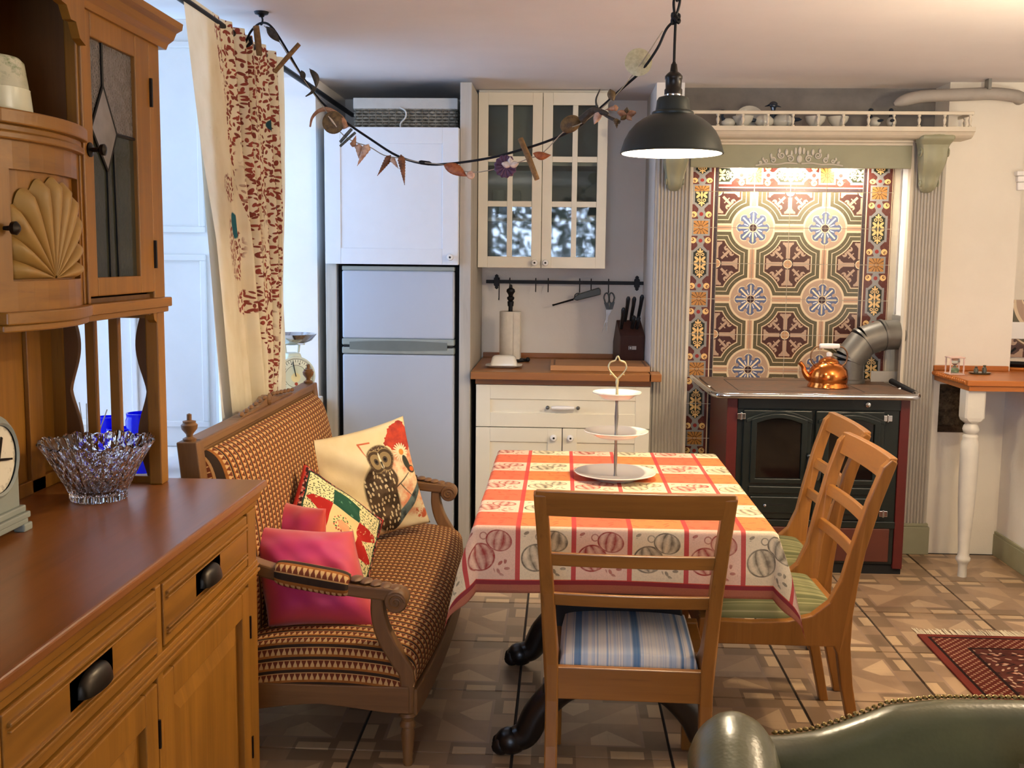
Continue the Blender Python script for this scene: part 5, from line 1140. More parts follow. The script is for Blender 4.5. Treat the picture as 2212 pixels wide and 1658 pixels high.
walnut = wood('dark_walnut', '#4a2a20', '#351b14', 'Z', 0.45)
Rk = Matrix.Translation((0.375, 5.99, 0.9305)) @ Matrix.Rotation(math.radians(12), 4, 'Z')
body = [(-0.06, 0.0), (0.085, 0.0), (0.085, 0.11), (0.02, 0.235), (-0.055, 0.17), (-0.075, 0.15)]
ob('block', MB().prism(body, -0.07, 0.07, 'X').xf(Rk), walnut, kb, bevel=0.004)
lb = plain('label_grey', '#b9b0aa', 0.4); lbo = ob('label_plate', MB().box(-0.022, 0.022, -0.0735, -0.0705, 0.075, 0.095).xf(Rk @ Matrix.Translation((0, 0, 0)) @ Matrix.Rotation(0.0, 4, 'X')), lb, kb)
ob('emblem', MB().box(-0.019, -0.004, -0.0745, -0.0735, 0.077, 0.093).xf(Rk), dark, lbo)
ob('emblem_cross', MB().box(-0.0135, -0.0095, -0.0752, -0.0745, 0.079, 0.091).box(-0.0175, -0.0055, -0.0752, -0.0745, 0.083, 0.087).xf(Rk), porc, lbo)
kn = [(-0.055, 0.0, 0.115, 'knife leftmost in the knife block'), (-0.022, 0.045, 0.125, 'tall knife second from left in the knife block'), (0.012, 0.05, 0.12, 'knife in the middle at the back of the knife block'), (0.052, 0.05, 0.13, 'riveted knife rightmost in the knife block'), (0.008, 0.0, 0.075, 'short knife at the front middle of the knife block'), (0.034, 0.0, 0.07, 'short knife at the front right of the knife block')]
bk_p = plain('black_knife_handle', '#141414', 0.3)
for x, y, L_, lab in kn:
    k = thing('kitchen_knife', 'black handled '+lab, 'knife', (0.37, 5.98, 1.12), 0, 'knives in the knife block')
    L_ *= 1.22; zb = 0.193+(y*0.75 if y > 0 else -0.015)
    dirv = Vector((x*0.4, -0.42, 0.9)).normalized(); b0 = Vector((x, -0.025+y*0.8, zb)); pts = [b0, b0+dirv*L_*0.3, b0+dirv*L_*0.65+Vector((0, -0.004, 0)), b0+dirv*L_*0.92, b0+dirv*L_]
    m = MB().tube(pts, [0.009, 0.0105, 0.0105, 0.0125, 0.007], 8); ob('handle', m.xf(Rk), bk_p, k, smooth=50)
    ob('bolster', MB().tube([b0-dirv*0.012, b0+dirv*0.003], 0.0075, 8).xf(Rk), steel, k, smooth=50)
# ================================================================== WALL TILES
TT = 0.1868; TX = 0.807; TZ0 = 1.857; TYF = 5.742
fm = Mat('encaustic_field_tile', 0.22, 0, 0.5); x, y, z = fm.xyz()
a, b = x*(1/TT)+0.5, z*(1/TT)+0.5; r = hyp(a, b); lo, hi = a.mn(b), a.mx(b)
ang = mth(fm.nt, 'ARCTAN2', b, a)                          # 0..pi/2, eight petals round the circle
CR, TAN, OLV, MAR, BLU = '#dac4a0', '#b0937b', '#585038', '#44221d', '#566080'
d = (r - 0.60).mn(lo - 0.095)                              # outside distance to circle + arms
c = fm.mix(d.gt(0.29), fm.mix(d.band(0.02, 0.115), CR, OLV), MAR)
c = fm.mix(d.band(0.135, 0.235), c, OLV); c = fm.mix(d.band(0.235, 0.262), c, CR); c = fm.mix(d.band(0.115, 0.135), c, CR); c = fm.mix(d.band(0.262, 0.29), c, '#5a3a26')
arm = d.lt(0.0); c = fm.mix(arm, c, fm.mix(lo.lt(0.012), fm.mix(lo.gt(0.062), '#b98f70', CR), '#8a6048'))
c = fm.mix(r.lt(0.60), c, TAN); c = fm.mix(r.band(0.565, 0.60), c, CR)
pet = (ang*4).cos().abs()                                  # peaks on axes and diagonal
c = fm.mix(r.lt(pet*0.10+0.36), c, BLU); c = fm.mix(r.band(0.0, 1.0)*(r - pet*0.10 - 0.36).abs().lt(0.014), c, CR)
notch = hyp((r-0.345)*1.0, (ang*4).cos()*0.105).lt(0.056); c = fm.mix(notch, c, TAN)
spk = ((ang*4).sin().abs()*r*0.55).lt(0.048)*r.band(0.13, 0.40); c = fm.mix(spk, c, '#efdcb4')
spk2 = ((ang*4).cos().abs()*r*0.5).lt(0.028)*r.band(0.15, 0.27); c = fm.mix(spk2, c, '#d9d4d0')
c = fm.mix(r.lt(0.125), c, CR); c = fm.mix(r.lt(0.10), c, '#33161a')
p, q = 1.0 - a, 1.0 - b; rc = hyp(p, q); pl, ph_ = p.mn(q), p.mx(q)
dg = (p-q).abs()*0.7071; al = (p+q)*0.7071                 # across / along the diagonal
ins = d.gt(0.29)
fle = (dg.lt(0.034)*al.band(0.20, 0.60)).mx(hyp(dg-0.105, al-0.50).lt(0.068)).mx(hyp(dg, (al-0.60)*1.3).lt(0.06)).mx(dg.lt(0.10)*al.band(0.335, 0.365))
c = fm.mix(fle*ins, c, TAN); c = fm.mix(hyp(dg-0.115, al-0.525).lt(0.024)*ins, c, MAR)
axf = (pl.lt(0.055)*ph_.band(0.15, 0.50)).mx((pl - (ph_-0.44)*0.75).lt(0.045)*ph_.band(0.44, 0.60)).mx(hyp(pl-0.12, ph_-0.57).lt(0.035)); c = fm.mix(axf*ins, c, TAN)
c = fm.mix(rc.lt(0.15), c, '#2e1416'); c = fm.mix(rc.lt(0.125), c, CR); c = fm.mix(rc.lt(0.10), c, '#b98a62')
wear = fm.noise(60, 4, 0.7); c = fm.mix(wear.soft(0.55, 0.8)*0.25, c, '#7d6048'); fm.col(c); fm.set('Roughness', wear*0.2+0.15)
bmt = Mat('encaustic_border_tile', 0.22, 0, 0.5); x, y, z = bmt.xyz(); BW = 0.156
u, v = x*(1/BW)+0.5, z*(1/TT)+0.5; p = (u-0.455)*0.84; P_ = p.abs()
GR = '#8b8782'
c = bmt.mix(u.gt(0.0), MAR, '#5a2a22')
frame = (P_.lt(0.255)*v.lt(0.36)).mx(P_.lt(0.255)*v.gt(0.765)).mx(hyp(p, v-0.63).lt(0.125)).mx(P_.lt(0.085)*v.band(0.3, 0.8)).mx((P_+(v-0.36)).lt(0.20)*v.gt(0.3))
c = bmt.mix(frame, c, GR)
pan = (P_.lt(0.19)*v.lt(0.31)).mx((P_*0.8+(v-0.31)).lt(0.13)*v.gt(0.30)*P_.lt(0.16)); c = bmt.mix(pan, c, '#23261a')
pal = bmt.ell(P_, v, 0.0, 0.10, 0.03, 0.10).mx(bmt.ell(P_, v, 0.095, 0.13, 0.075, 0.036, 0.75)).mx(bmt.ell(P_, v, 0.11, 0.045, 0.06, 0.03, -0.3)).mx(hyp(P_-0.075, v-0.245).band(0.022, 0.046)).mx(bmt.ell(P_, v, 0.0, 0.35, 0.026, 0.07)).mx(bmt.ell(P_, v, 0.05, 0.325, 0.045, 0.022, 0.7)).mx(P_.lt(0.012)*v.lt(0.36))
c = bmt.mix(pal*pan.mx(frame), c, '#e3b978')
cu2 = hyp(P_-0.205, v-0.64).lt(0.085)*hyp(P_-0.225, v-0.66).gt(0.04); c = bmt.mix(cu2.mx(hyp(P_-0.235, v-0.665).lt(0.022)), c, '#e3b978')
c = bmt.mix(hyp(p, v-0.63).lt(0.055), c, '#8e2a24')
fs_ = P_.lt(0.205)*v.gt(0.815); pan2 = mth(bmt.nt, 'ARCTAN2', 1.0-v, P_); fr_ = hyp(P_, 1.0-v)
c = bmt.mix(fs_, c, bmt.mix(((pan2*6).sin().abs().lt(0.32)*fr_.gt(0.06)).mx(fr_.band(0.05, 0.065)), '#b0793c', '#3c2a18'))
c = bmt.mix(u.band(0.845, 0.882), c, CR); c = bmt.mix(u.gt(0.90), c, '#35282a'); c = bmt.mix(u.band(0.80, 0.845), c, '#5a2a22'); c = bmt.mix(u.band(0.03, 0.05), c, CR)
wear = bmt.noise(60, 4, 0.7); c = bmt.mix(wear.soft(0.55, 0.8)*0.25, c, '#6d5a48'); bmt.col(c); bmt.set('Roughness', wear*0.2+0.15)
def tile_mesh(nm, w, hgt, m):
    g_ = 0.0016; a_, b_ = w/2-g_, hgt/2-g_; e = 0.0015
    me = MB().hexa([(-a_, 0.0, -b_), (a_, 0.0, -b_), (a_, 0.010, -b_), (-a_, 0.010, -b_), (-a_, 0.0, b_), (a_, 0.0, b_), (a_, 0.010, b_), (-a_, 0.010, b_)]).mesh(nm); me.materials.append(m.m); return me
fme = tile_mesh('field_tile', TT, TT, fm); bme = tile_mesh('border_tile', BW, TT, bmt)
gw = plain('pale_tile_grout', '#dccfb6', 0.85)
tw = ob('wall_tiled', MB().box(0.645, 1.742, TYF+0.003, 5.757, 0.02, 2.02), gw, kind='structure')
for row in range(9):
    zc = TZ0-TT*(row+0.5)
    for cidx in range(4):
        if row > 5 and cidx > 0: continue
        xc = TX+TT*(cidx+0.5)
        sx = 1 if cidx % 2 == 0 else -1; sz = -1 if row % 2 == 0 else 1
        ry = {(-1, -1): 0, (-1, 1): PI/2, (1, 1): PI, (1, -1): 1.5*PI}[(sx, sz)]
        o = link('tile', fme, tw); o.location = (xc, TYF+rng.normal(0, 0.0003), zc); o.rotation_euler = (0, ry, 0)
    o = link('tile', bme, tw); o.location = (TX-BW/2, TYF, zc); o.scale = (1, 1, -1 if row % 2 == 0 else 1)
    if row <= 5:
        o = link('tile', bme, tw); o.location = (TX+4*TT+BW/2, TYF, zc); o.scale = (-1, 1, 1 if row % 2 == 0 else -1)
for cidx in range(4):
    o = link('tile', bme, tw); o.location = (TX+TT*(cidx+0.5), TYF, TZ0+BW/2); o.rotation_euler = (0, PI/2, 0); o.scale = (1, 1, 1 if cidx % 2 == 0 else -1)
for xx, sx in ((TX-BW/2, 1), (TX+4*TT+BW/2, -1)):
    o = link('tile', bme, tw); o.location = (xx, TYF, TZ0+BW/2); o.scale = (sx, 1, -BW/TT)
# alcove lights behind the frieze
for xx, pw_ in ((0.95, 3.2), (1.20, 3.2), (1.47, 2.2)):
    l = area('hearth_downlight', (xx, 5.665, 1.985), (math.radians(10), 0, 0), 0.12, 0.03, pw_, (1.0, 0.90, 0.75))
# ================================================================== FIRE SURROUND
pgrey = plain('warm_grey_paint', '#bdb5a5', 0.6, var=0.1, scale=8, bump=0.1); pcream = plain('antique_cream_paint', '#d8ccb4', 0.55, var=0.08)
fs = thing('fire_surround', 'painted fire surround with reeded pilasters, corbels and galleried mantel shelf round the range', 'fire surround', (1.2, 5.5, 0))
for x0, x1 in ((0.462, 0.632), (1.738, 1.898)):
    n = 9; pts = [(x1, 5.56), (x0, 5.56), (x0, 5.528)]; w_ = (x1-x0-0.016)/n
    pts.append((x0+0.006, 5.528))
    for k in range(n):
        c0 = x0+0.008+w_*(k+0.5)
        for i in range(7): q = PI-PI*i/6; pts.append((c0+0.44*w_*math.cos(q), 5.526-0.0095*math.sin(q)))
    pts += [(x1-0.006, 5.528), (x1, 5.528)]
    ob('pilaster', MB().prism(pts, 0.16, 2.09, 'Z'), pgrey, fs, smooth=35)
    ob('plinth_block', MB().box(x0-0.012, x1+0.012, 5.505, 5.565, 0, 0.145).box(x0-0.006, x1+0.006, 5.512, 5.565, 0.145, 0.162), sage, fs, bevel=0.004)
def corbel(xc):
    m = MB(); prof = [(2.118, 5.36, 0.082), (2.10, 5.352, 0.088), (2.085, 5.36, 0.086), (2.07, 5.395, 0.072), (2.04, 5.398, 0.068), (2.00, 5.392, 0.066), (1.965, 5.408, 0.060), (1.935, 5.437, 0.052), (1.91, 5.452, 0.046), (1.885, 5.452, 0.044), (1.865, 5.462, 0.040), (1.85, 5.485, 0.030), (1.842, 5.51, 0.016)]
    rings = []
    for z_, yf, hw in prof:
        rings.append([(xc-hw, 5.526, z_), (xc-hw, yf+0.02, z_), (xc-hw*0.86, yf+0.004, z_), (xc-hw*0.55, yf+0.012, z_), (xc-hw*0.3, yf+0.002, z_), (xc, yf, z_), (xc+hw*0.3, yf+0.002, z_), (xc+hw*0.55, yf+0.012, z_), (xc+hw*0.86, yf+0.004, z_), (xc+hw, yf+0.02, z_), (xc+hw, 5.526, z_)])
    o = ob('corbel', loft(rings), sage, fs, smooth=50, subsurf=1)
    sc = MB()
    for sg in (-1, 1):
        for (yy, zz, r0) in ((5.425, 2.03, 0.028), (5.475, 1.885, 0.02)):
            sc = MB(); sc.tube([(xc+sg*(0.066 if r0 > 0.025 else 0.043), yy+r0*(1-k/22)*math.cos(k*0.55), zz+r0*(1-k/22)*math.sin(k*0.55)) for k in range(20)], 0.0035, 5)
            ob('scroll', sc, sage, o)
corbel(0.552); corbel(1.80)
ob('inner_trim', MB().box(0.632, 0.648, 5.515, 5.55, 0.16, 2.0), pcream, fs, bevel=0.003); ob('inner_trim', MB().box(1.722, 1.738, 5.515, 5.56, 0.16, 2.1), pcream, fs, bevel=0.003)
ob('frieze', MB().box(0.632, 1.722, 5.512, 5.54, 1.962, 2.10), sage, fs, bevel=0.002)
ob('frieze_moulding', MB().box(0.632, 1.722, 5.50, 5.54, 2.072, 2.085).box(0.632, 1.722, 5.488, 5.54, 2.085, 2.10), pcream, fs, bevel=0.003)
sp2 = [(5.56, 2.096), (5.40, 2.096), (5.385, 2.10), (5.37, 2.108), (5.355, 2.122), (5.345, 2.125), (5.345, 2.146), (5.56, 2.146)]
ob('mantel_shelf', MB().prism(sp2, 0.47, 1.965, 'X'), pcream, fs)
def gpost(x, y): return MB().lathe([(0.0085, 2.146), (0.0085, 2.152), (0.004, 2.156), (0.007, 2.17), (0.009, 2.178), (0.006, 2.186), (0.004, 2.192), (0.008, 2.197), (0.008, 2.203)], 10, (x, y, 0))
ob('gallery_rail', MB().box(0.48, 1.958, 5.352, 5.366, 2.203, 2.219).box(1.945, 1.958, 5.36, 5.55, 2.203, 2.219), pcream, fs, bevel=0.003)
for k in range(13): ob('gallery_post', gpost(0.50+0.12*k, 5.359), pcream, fs, smooth=True)
ob('gallery_post', gpost(1.951, 5.46), pcream, fs, smooth=True)
orn = MB(); oy = 5.508; pale = plain('pale_gesso', '#d4cbb8', 0.6)
oc = 1.17
for sg in (-1, 1):
    for (cx0, cz0, r0, turns, dirn) in ((0.045, 2.005, 0.018, 1.4, 1), (0.09, 2.022, 0.017, 1.5, -1), (0.13, 1.998, 0.014, 1.4, 1), (0.165, 1.995, 0.010, 1.3, -1), (0.192, 1.984, 0.007, 1.2, 1)):
        pts = [(oc+sg*(cx0+r0*(1-0.75*k/26)*math.cos(dirn*(k/26*2*PI*turns)+0.6)), oy, cz0+r0*(1-0.75*k/26)*math.sin(dirn*(k/26*2*PI*turns)+0.6)) for k in range(27)]
        orn.tube(pts, [0.0045*(1-0.4*k/26) for k in range(27)], 6)
    orn.tube(spline([(oc+sg*0.01, oy, 1.982), (oc+sg*0.06, oy, 1.985), (oc+sg*0.11, oy, 1.978), (oc+sg*0.16, oy, 1.98), (oc+sg*0.215, oy, 1.972)], 5), 0.004, 6)
    for (lx, lz, rx_, rz_) in ((0.065, 2.038, 0.008, 0.016), (0.1, 2.044, 0.007, 0.012), (0.14, 2.02, 0.006, 0.012), (0.02, 2.044, 0.007, 0.017), (0.04, 2.034, 0.006, 0.014), (0.18, 2.004, 0.005, 0.009)): orn.ball((oc+sg*lx, oy, lz), (rx_, 0.004, rz_), 8, 6)
orn.ball((oc, oy, 2.045), (0.009, 0.005, 0.02), 10, 8); orn.ball((oc, oy, 2.005), (0.014, 0.006, 0.02), 10, 8)
ob('carved_ornament', orn, pale, fs, smooth=True)
# china on the mantel
navyc = plain('navy_glaze', '#1e2a38', 0.2); wchina = plain('white_glaze', '#c9c6b8', 0.2)
def bird(x, y, s, rz, lab, tailout=False):
    t = thing('china_bird', lab, 'figurine', (x, y, 2.1465), rz, 'china birds on the mantel shelf')
    M_ = Matrix.Translation((x, y, 2.1465)) @ Matrix.Rotation(rz, 4, 'Z')
    ob('body', MB().ball((0, 0, 0.032*s), (0.05*s, 0.03*s, 0.032*s), 14, 10).xf(M_), wchina, t, smooth=True)
    ob('neck', MB().tube(spline([(0.03*s, 0, 0.045*s), (0.045*s, 0, 0.075*s), (0.04*s, 0, 0.10*s)], 4), [0.016*s, 0.015*s, 0.013*s, 0.012*s, 0.011*s, 0.01*s, 0.01*s, 0.01*s, 0.01*s], 8).ball((0.045*s, 0, 0.108*s), (0.02*s, 0.014*s, 0.014*s), 10, 8).tube([(0.06*s, 0, 0.107*s), (0.085*s, 0, 0.102*s)], [0.006*s, 0.001], 6).xf(M_), navyc, t, smooth=True)
    ob('tail', MB().ball((-0.06*s, 0, 0.035*s if not tailout else 0.015*s), (0.03*s, 0.014*s, 0.010*s), 10, 6).xf(M_), navyc, t, smooth=True)
bird(0.975, 5.43, 1.0, 0.2, 'navy and white china bird left of the pair with raised heads on the mantel')
bird(1.065, 5.44, 1.08, PI-0.5, 'navy and white china bird with the highest head on the mantel shelf')
bird(0.80, 5.42, 0.7, PI, 'small navy china bird on the mantel nearest the pendant lamp')
bird(1.50, 5.40, 0.8, PI/2+0.3, 'navy and white china bird in the middle of the mantel, left of its neighbour'); bird(1.58, 5.40, 0.8, PI/2-0.2, 'navy and white china bird on the mantel above the right end of the frieze')
o = ob('china_dish', MB().lathe([(0.03, 0), (0.06, 0.012), (0.095, 0.05), (0.097, 0.05), (0.062, 0.008), (0.03, -0.004)], 28).xf(Matrix.Rotation(1.15, 4, 'X')), wchina, smooth=True); o.scale = (0.72, 0.72, 0.72); o.location = (0.905, 5.46, 2.178); tag(o, 'white china dish leaning behind the gallery rail on the mantel', 'dish')
for xx, lab in ((1.22, 'white china bowl on the mantel left of the centre'), (1.33, 'white china bowl on the mantel right of the centre'), (0.87, 'white china bowl on the mantel in front of the leaning dish')):
    o = ob('china_bowl', MB().lathe([(0.022, 0), (0.024, 0.006), (0.045, 0.03), (0.052, 0.052), (0.049, 0.052), (0.042, 0.03), (0, 0.01)], 20), wchina, smooth=True); o.location = (xx, 5.42, 2.1468); tag(o, lab, 'bowl')
pp = thing('lagged_pipe', 'white lagged pipe lying across the wall above the mantel shelf', 'pipe', (1.9, 5.44, 2.3))
ob('pipe', MB().tube(spline([(1.60, 5.44, 2.262), (1.66, 5.44, 2.285), (1.75, 5.44, 2.302), (1.95, 5.45, 2.312), (2.08, 5.46, 2.318), (2.18, 5.47, 2.31), (2.225, 5.50, 2.305), (2.235, 5.545, 2.305)], 5), [0.008, 0.016, 0.022, 0.026, 0.028]+[0.030]*31, 14), plain('white_pipe_lagging', '#a69e93', 0.7, bump=0.2), pp, smooth=True)
ob('clip', MB().box(2.04, 2.055, 5.42, 5.47, 2.335, 2.384), plain('galvanised', '#8a8a84', 0.4, 0.8), pp)
# ================================================================== RANGE COOKER
enb = plain('black_green_enamel', '#141d1a', 0.32, var=0.2, spec=0.5); red_e = plain('oxblood_enamel', '#5a1a16', 0.35, var=0.15); cast = plain('rusty_cast_iron', '#54463a', 0.55, 0.3, 0.35, 18, bump=0.25, c2='#6e4c34'); redb = plain('red_brown_panel', '#5c2a1a', 0.5, var=0.3, scale=6)
sv = thing('range_cooker', 'black solid fuel range cooker with oxblood sides and chrome rail in the tiled recess', 'range cooker', (1.22, 5.4, 0))
SX0, SX1 = 0.845, 1.61; SY = 5.12
ob('body', MB().box(SX0, SX1, SY+0.01, 5.70, 0.05, 0.862), enb, sv, bevel=0.003)
for x0, x1 in ((0.795, 0.845), (1.61, 1.655)): ob('side_panel', MB().box(x0, x1, SY, 5.70, 0.03, 0.862), red_e, sv, bevel=0.004)
ob('plinth', MB().box(0.86, 1.655, SY+0.02, 5.68, 0, 0.055), dark, sv)
ob('fuel_drawer', MB().box(0.87, 1.585, SY-0.006, SY+0.02, 0.065, 0.228), redb, sv, bevel=0.004)
ob('lower_bar', MB().box(SX0, SX1, SY-0.002, SY+0.02, 0.228, 0.262), enb, sv, bevel=0.003)
ob('fascia', MB().box(SX0, SX1, SY-0.004, SY+0.02, 0.80, 0.862), enb, sv, bevel=0.003)
blk = Mat('oven_glass', 0.06, 0, 0.6); blk.col('#050506')
def arched(x0, x1, z0, z1, rise, n=14): return [(x0, z0), (x1, z0)]+[(x1-(x1-x0)*i/n, z1+rise*math.sin(PI*i/n)) for i in range(n+1)]
def annulus(outer, inner, y0, y1):
    m = MB(); n = len(outer); vs = [(a_, y0, b_) for a_, b_ in outer]+[(a_, y0, b_) for a_, b_ in inner]+[(a_, y1, b_) for a_, b_ in outer]+[(a_, y1, b_) for a_, b_ in inner]; fs_ = []
    for i in range(n):
        j = (i+1) % n; fs_ += [(i, j, n+j, n+i), (2*n+i, 3*n+i, 3*n+j, 2*n+j), (i, 2*n+i, 2*n+j, j), (n+i, n+j, 3*n+j, 3*n+i)]
    return m.add(vs, fs_)
for x0, x1, hs_ in ((0.872, 1.195, 1), (1.212, 1.535, -1)):
    d_ = ob('oven_door', MB().box(x0, x1, SY-0.014, SY+0.012, 0.27, 0.795), enb, sv, bevel=0.005)
    wx0, wx1 = x0+0.062, x1-0.05
    ob('arch_moulding', annulus(arched(wx0-0.026, wx1+0.026, 0.445, 0.752, 0.028), arched(wx0, wx1, 0.468, 0.735, 0.024), SY-0.030, SY-0.010), enb, d_, bevel=0.003)
    ob('hood_moulding', MB().prism(arched(wx0-0.05, wx1+0.05, 0.745, 0.752, 0.042)[2:]+arched(wx0-0.05, wx1+0.05, 0.745, 0.735, 0.030)[2:][::-1], SY-0.024, SY-0.012, 'Y'), enb, d_, bevel=0.002)
    ob('oven_window', MB().prism(arched(wx0, wx1, 0.468, 0.735, 0.024), SY-0.017, SY-0.013, 'Y'), blk, d_)
    ob('lower_panel', MB().box(wx0-0.03, wx1+0.03, SY-0.024, SY-0.012, 0.395, 0.43).box(wx0-0.02, wx1+0.02, SY-0.026, SY-0.012, 0.30, 0.38), enb, d_, bevel=0.005)
    ob('air_slot', MB().box((x0+x1)/2-0.03, (x0+x1)/2+0.045, SY-0.028, SY-0.025, 0.336, 0.344), dark, d_)
    ob('air_knob', MB().ball(((x0+x1)/2-0.05, SY-0.034, 0.338), 0.009, 10, 8), chrome, d_, smooth=True)
    xh = x1-0.012 if hs_ == 1 else x0+0.012
    ob('door_handle', MB().tube(spline([(xh, SY-0.014, 0.575), (xh, SY-0.045, 0.57), (xh-0.006*hs_, SY-0.05, 0.54), (xh-0.006*hs_, SY-0.05, 0.49), (xh, SY-0.04, 0.47)], 4), 0.008, 8).ball((xh, SY-0.035, 0.582), 0.012, 10, 8), plain('tarnished_steel', '#6a6c68', 0.35, 0.9), d_, smooth=True)
    xe = x0-0.012 if hs_ == 1 else x1+0.012
    for zz in ((0.765,) if hs_ == 1 else (0.765, 0.305)): ob('hinge', MB().box(xe-0.02, xe+0.02, SY-0.022, SY-0.004, zz-0.014, zz+0.014).cyl((xe, SY-0.018, zz-0.018), 0.006, 0.036, 10), chrome, d_, bevel=0.002)
ob('thermostat', MB().lathe([(0.013, 0), (0.012, -0.014), (0, -0.016)], 16, (1.452, SY-0.004, 0.828), 'Y'), chrome, sv, smooth=40)
hb2 = ob('hotplate', MB().box(0.735, 1.665, 5.075, 5.725, 0.862, 0.884), cast, sv, bevel=0.003)
ob('plate_seam', MB().box(0.845, 1.44, 5.13, 5.134, 0.8838, 0.8848).box(0.845, 0.849, 5.13, 5.60, 0.8838, 0.8848).box(1.44, 1.444, 5.13, 5.60, 0.8838, 0.8848).box(0.845, 1.444, 5.60, 5.604, 0.8838, 0.8848), dark, hb2)
rail = spline([(0.672, 5.50, 0.905), (0.69, 5.36, 0.892), (0.715, 5.15, 0.876), (0.735, 5.075, 0.870), (0.80, 5.042, 0.869), (1.2, 5.040, 0.871), (1.60, 5.042, 0.874), (1.668, 5.075, 0.876), (1.684, 5.15, 0.88)], 6)
ob('chrome_rail', MB().tube(rail, 0.0145, 14), chrome, sv, smooth=True)
ob('rail_joint', MB().lathe([(0.0165, -0.012), (0.0165, 0.012)], 14, (1.19, 5.04, 0.871), 'X'), chrome, sv, smooth=40)
ob('rail_grip', MB().tube([(1.684, 5.14, 0.88), (1.66, 5.45, 0.905)], 0.014, 12), iron, sv, smooth=True)
for p0, p1 in (((0.70, 5.30, 0.886), (0.74, 5.30, 0.878)), ((1.672, 5.30, 0.892), (1.65, 5.30, 0.878))): ob('rail_bracket', MB().tube([p0, p1], 0.007, 8), chrome, sv)
ob('shield_plate', MB().box(1.735, 1.752, 5.56, 5.738, 0.89, 1.225).box(1.60, 1.745, 5.60, 5.604, 0.885, 0.94), plain('galvanised_plate', '#a9a49a', 0.45, 0.5), sv)
fpm = plain('dark_flue_metal', '#77736b', 0.42, 0.6, 0.25, 12)
fp = thing('flue_pipe', 'dark metal elbow flue pipe rising from the range into the right jamb', 'flue pipe', (1.475, 5.56, 0.885))
ob('collar', MB().lathe([(0.085, 0.8848), (0.085, 0.90), (0.078, 0.905)], 32, (1.472, 5.56, 0)), fpm, fp, smooth=40)
def seg_(p0, p1, r, nm): return ob(nm, MB().tube([p0, p1], r, 32, cap=False), fpm, fp, smooth=60)
pA, pB, pC, pD = Vector((1.472, 5.56, 0.90)), Vector((1.472, 5.56, 1.0)), Vector((1.545, 5.57, 1.095)), Vector((1.64, 5.58, 1.128))
pE = Vector((1.742, 5.60, 1.13))
for p0, p1, r in ((pA, pB, 0.076), (pB, pC, 0.0765), (pC, pD, 0.077), (pD, pE, 0.0765)): seg_(p0, p1, r, 'pipe_section')
for p_, d_ in ((pB, (pC-pA)), (pC, (pD-pB)), (pD, (pE-pC))):
    d_ = d_.normalized(); ob('seam', MB().tube([p_-d_*0.006, p_+d_*0.006], 0.0815, 32), fpm, fp, smooth=60)
# kettle
cop = plain('polished_copper', '#d8813f', 0.16, 1.0, 0.12, 10); ket = thing('kettle', 'shiny copper kettle with white handle grip on the range cooker', 'kettle', (1.315, 5.34, 0.8848))
kx, ky, kz = 1.318, 5.34, 0.885
ob('body', MB().lathe([(0.075, 0.0), (0.099, 0.0), (0.099, 0.006), (0.092, 0.018), (0.093, 0.028), (0.096, 0.055), (0.09, 0.085), (0.072, 0.108), (0.05, 0.118), (0.048, 0.12), (0, 0.12)], 40, (kx, ky, kz)), cop, ket, smooth=60)
ob('lid', MB().lathe([(0.05, 0.119), (0.05, 0.124), (0.04, 0.136), (0.02, 0.146), (0.008, 0.148), (0, 0.148)], 28, (kx, ky, kz)), cop, ket, smooth=60)
ob('knob', MB().lathe([(0.006, 0.147), (0.013, 0.152), (0.014, 0.166), (0.008, 0.172), (0, 0.173)], 16, (kx, ky, kz)), porc, ket, smooth=True)
ob('spout', MB().tube(spline([(kx-0.08, ky, kz+0.045), (kx-0.10, ky, kz+0.05), (kx-0.118, ky, kz+0.075), (kx-0.125, ky, kz+0.10), (kx-0.142, ky, kz+0.118)], 5), [0.026, 0.025, 0.024, 0.022, 0.02, 0.018, 0.017, 0.016, 0.015, 0.014, 0.013, 0.012, 0.0115, 0.011, 0.011, 0.011, 0.011, 0.011, 0.011, 0.011, 0.012][:21], 12), cop, ket, smooth=True)
for sg in (-1, 1): ob('handle_strap', MB().tube(spline([(kx+sg*0.07, ky, kz+0.105), (kx+sg*0.085, ky, kz+0.125), (kx+sg*0.088, ky, kz+0.165), (kx+sg*0.07, ky, kz+0.192), (kx+sg*0.045, ky, kz+0.200)], 5), 0.004, 8), plain('copper_strap', '#8a6a50', 0.3, 0.9), ket, smooth=True)
ob('grip', MB().lathe([(0.007, -0.05), (0.012, -0.046), (0.013, -0.02), (0.0135, 0), (0.013, 0.02), (0.012, 0.046), (0.007, 0.05)], 16, (kx, ky, kz+0.201), 'X'), porc, ket, smooth=True)
# ================================================================== RIGHT WORKTOP
owood = wood('orange_oiled_worktop', '#c0722c', '#9c541a', 'X', 0.35)
rw_ = thing('breakfast_bar', 'orange wooden worktop with carved edge beside the range, held by a turned leg', 'worktop', (2.1, 5.3, 0.93))
ob('slab', MB().box(1.888, 2.70, 5.05, 5.538, 0.931, 0.957).box(2.276, 2.70, 5.538, 5.845, 0.931, 0.957), owood, rw_, bevel=0.003)
ob('underlay', MB().box(1.90, 2.70, 5.062, 5.538, 0.906, 0.931), owood, rw_, bevel=0.002)
ob('upstand', MB().box(1.89, 2.262, 5.515, 5.539, 0.957, 0.982), owood, rw_, bevel=0.003)
den = MB()
for k in range(17):
    y = 5.07+k*0.0275; den.prism([(1.882, 0.937), (1.888, 0.955), (1.888, 0.935)], y, y+0.018, 'Y'); den.ball((1.887, y+0.009, 0.944), (0.008, 0.009, 0.010), 8, 6)
ob('carved_edge', den, owood, rw_, smooth=40)
lgm = plain('cream_leg_paint', '#d9d3c4', 0.5, var=0.1, scale=10)
lm = MB(); LX, LY = 1.945, 5.13
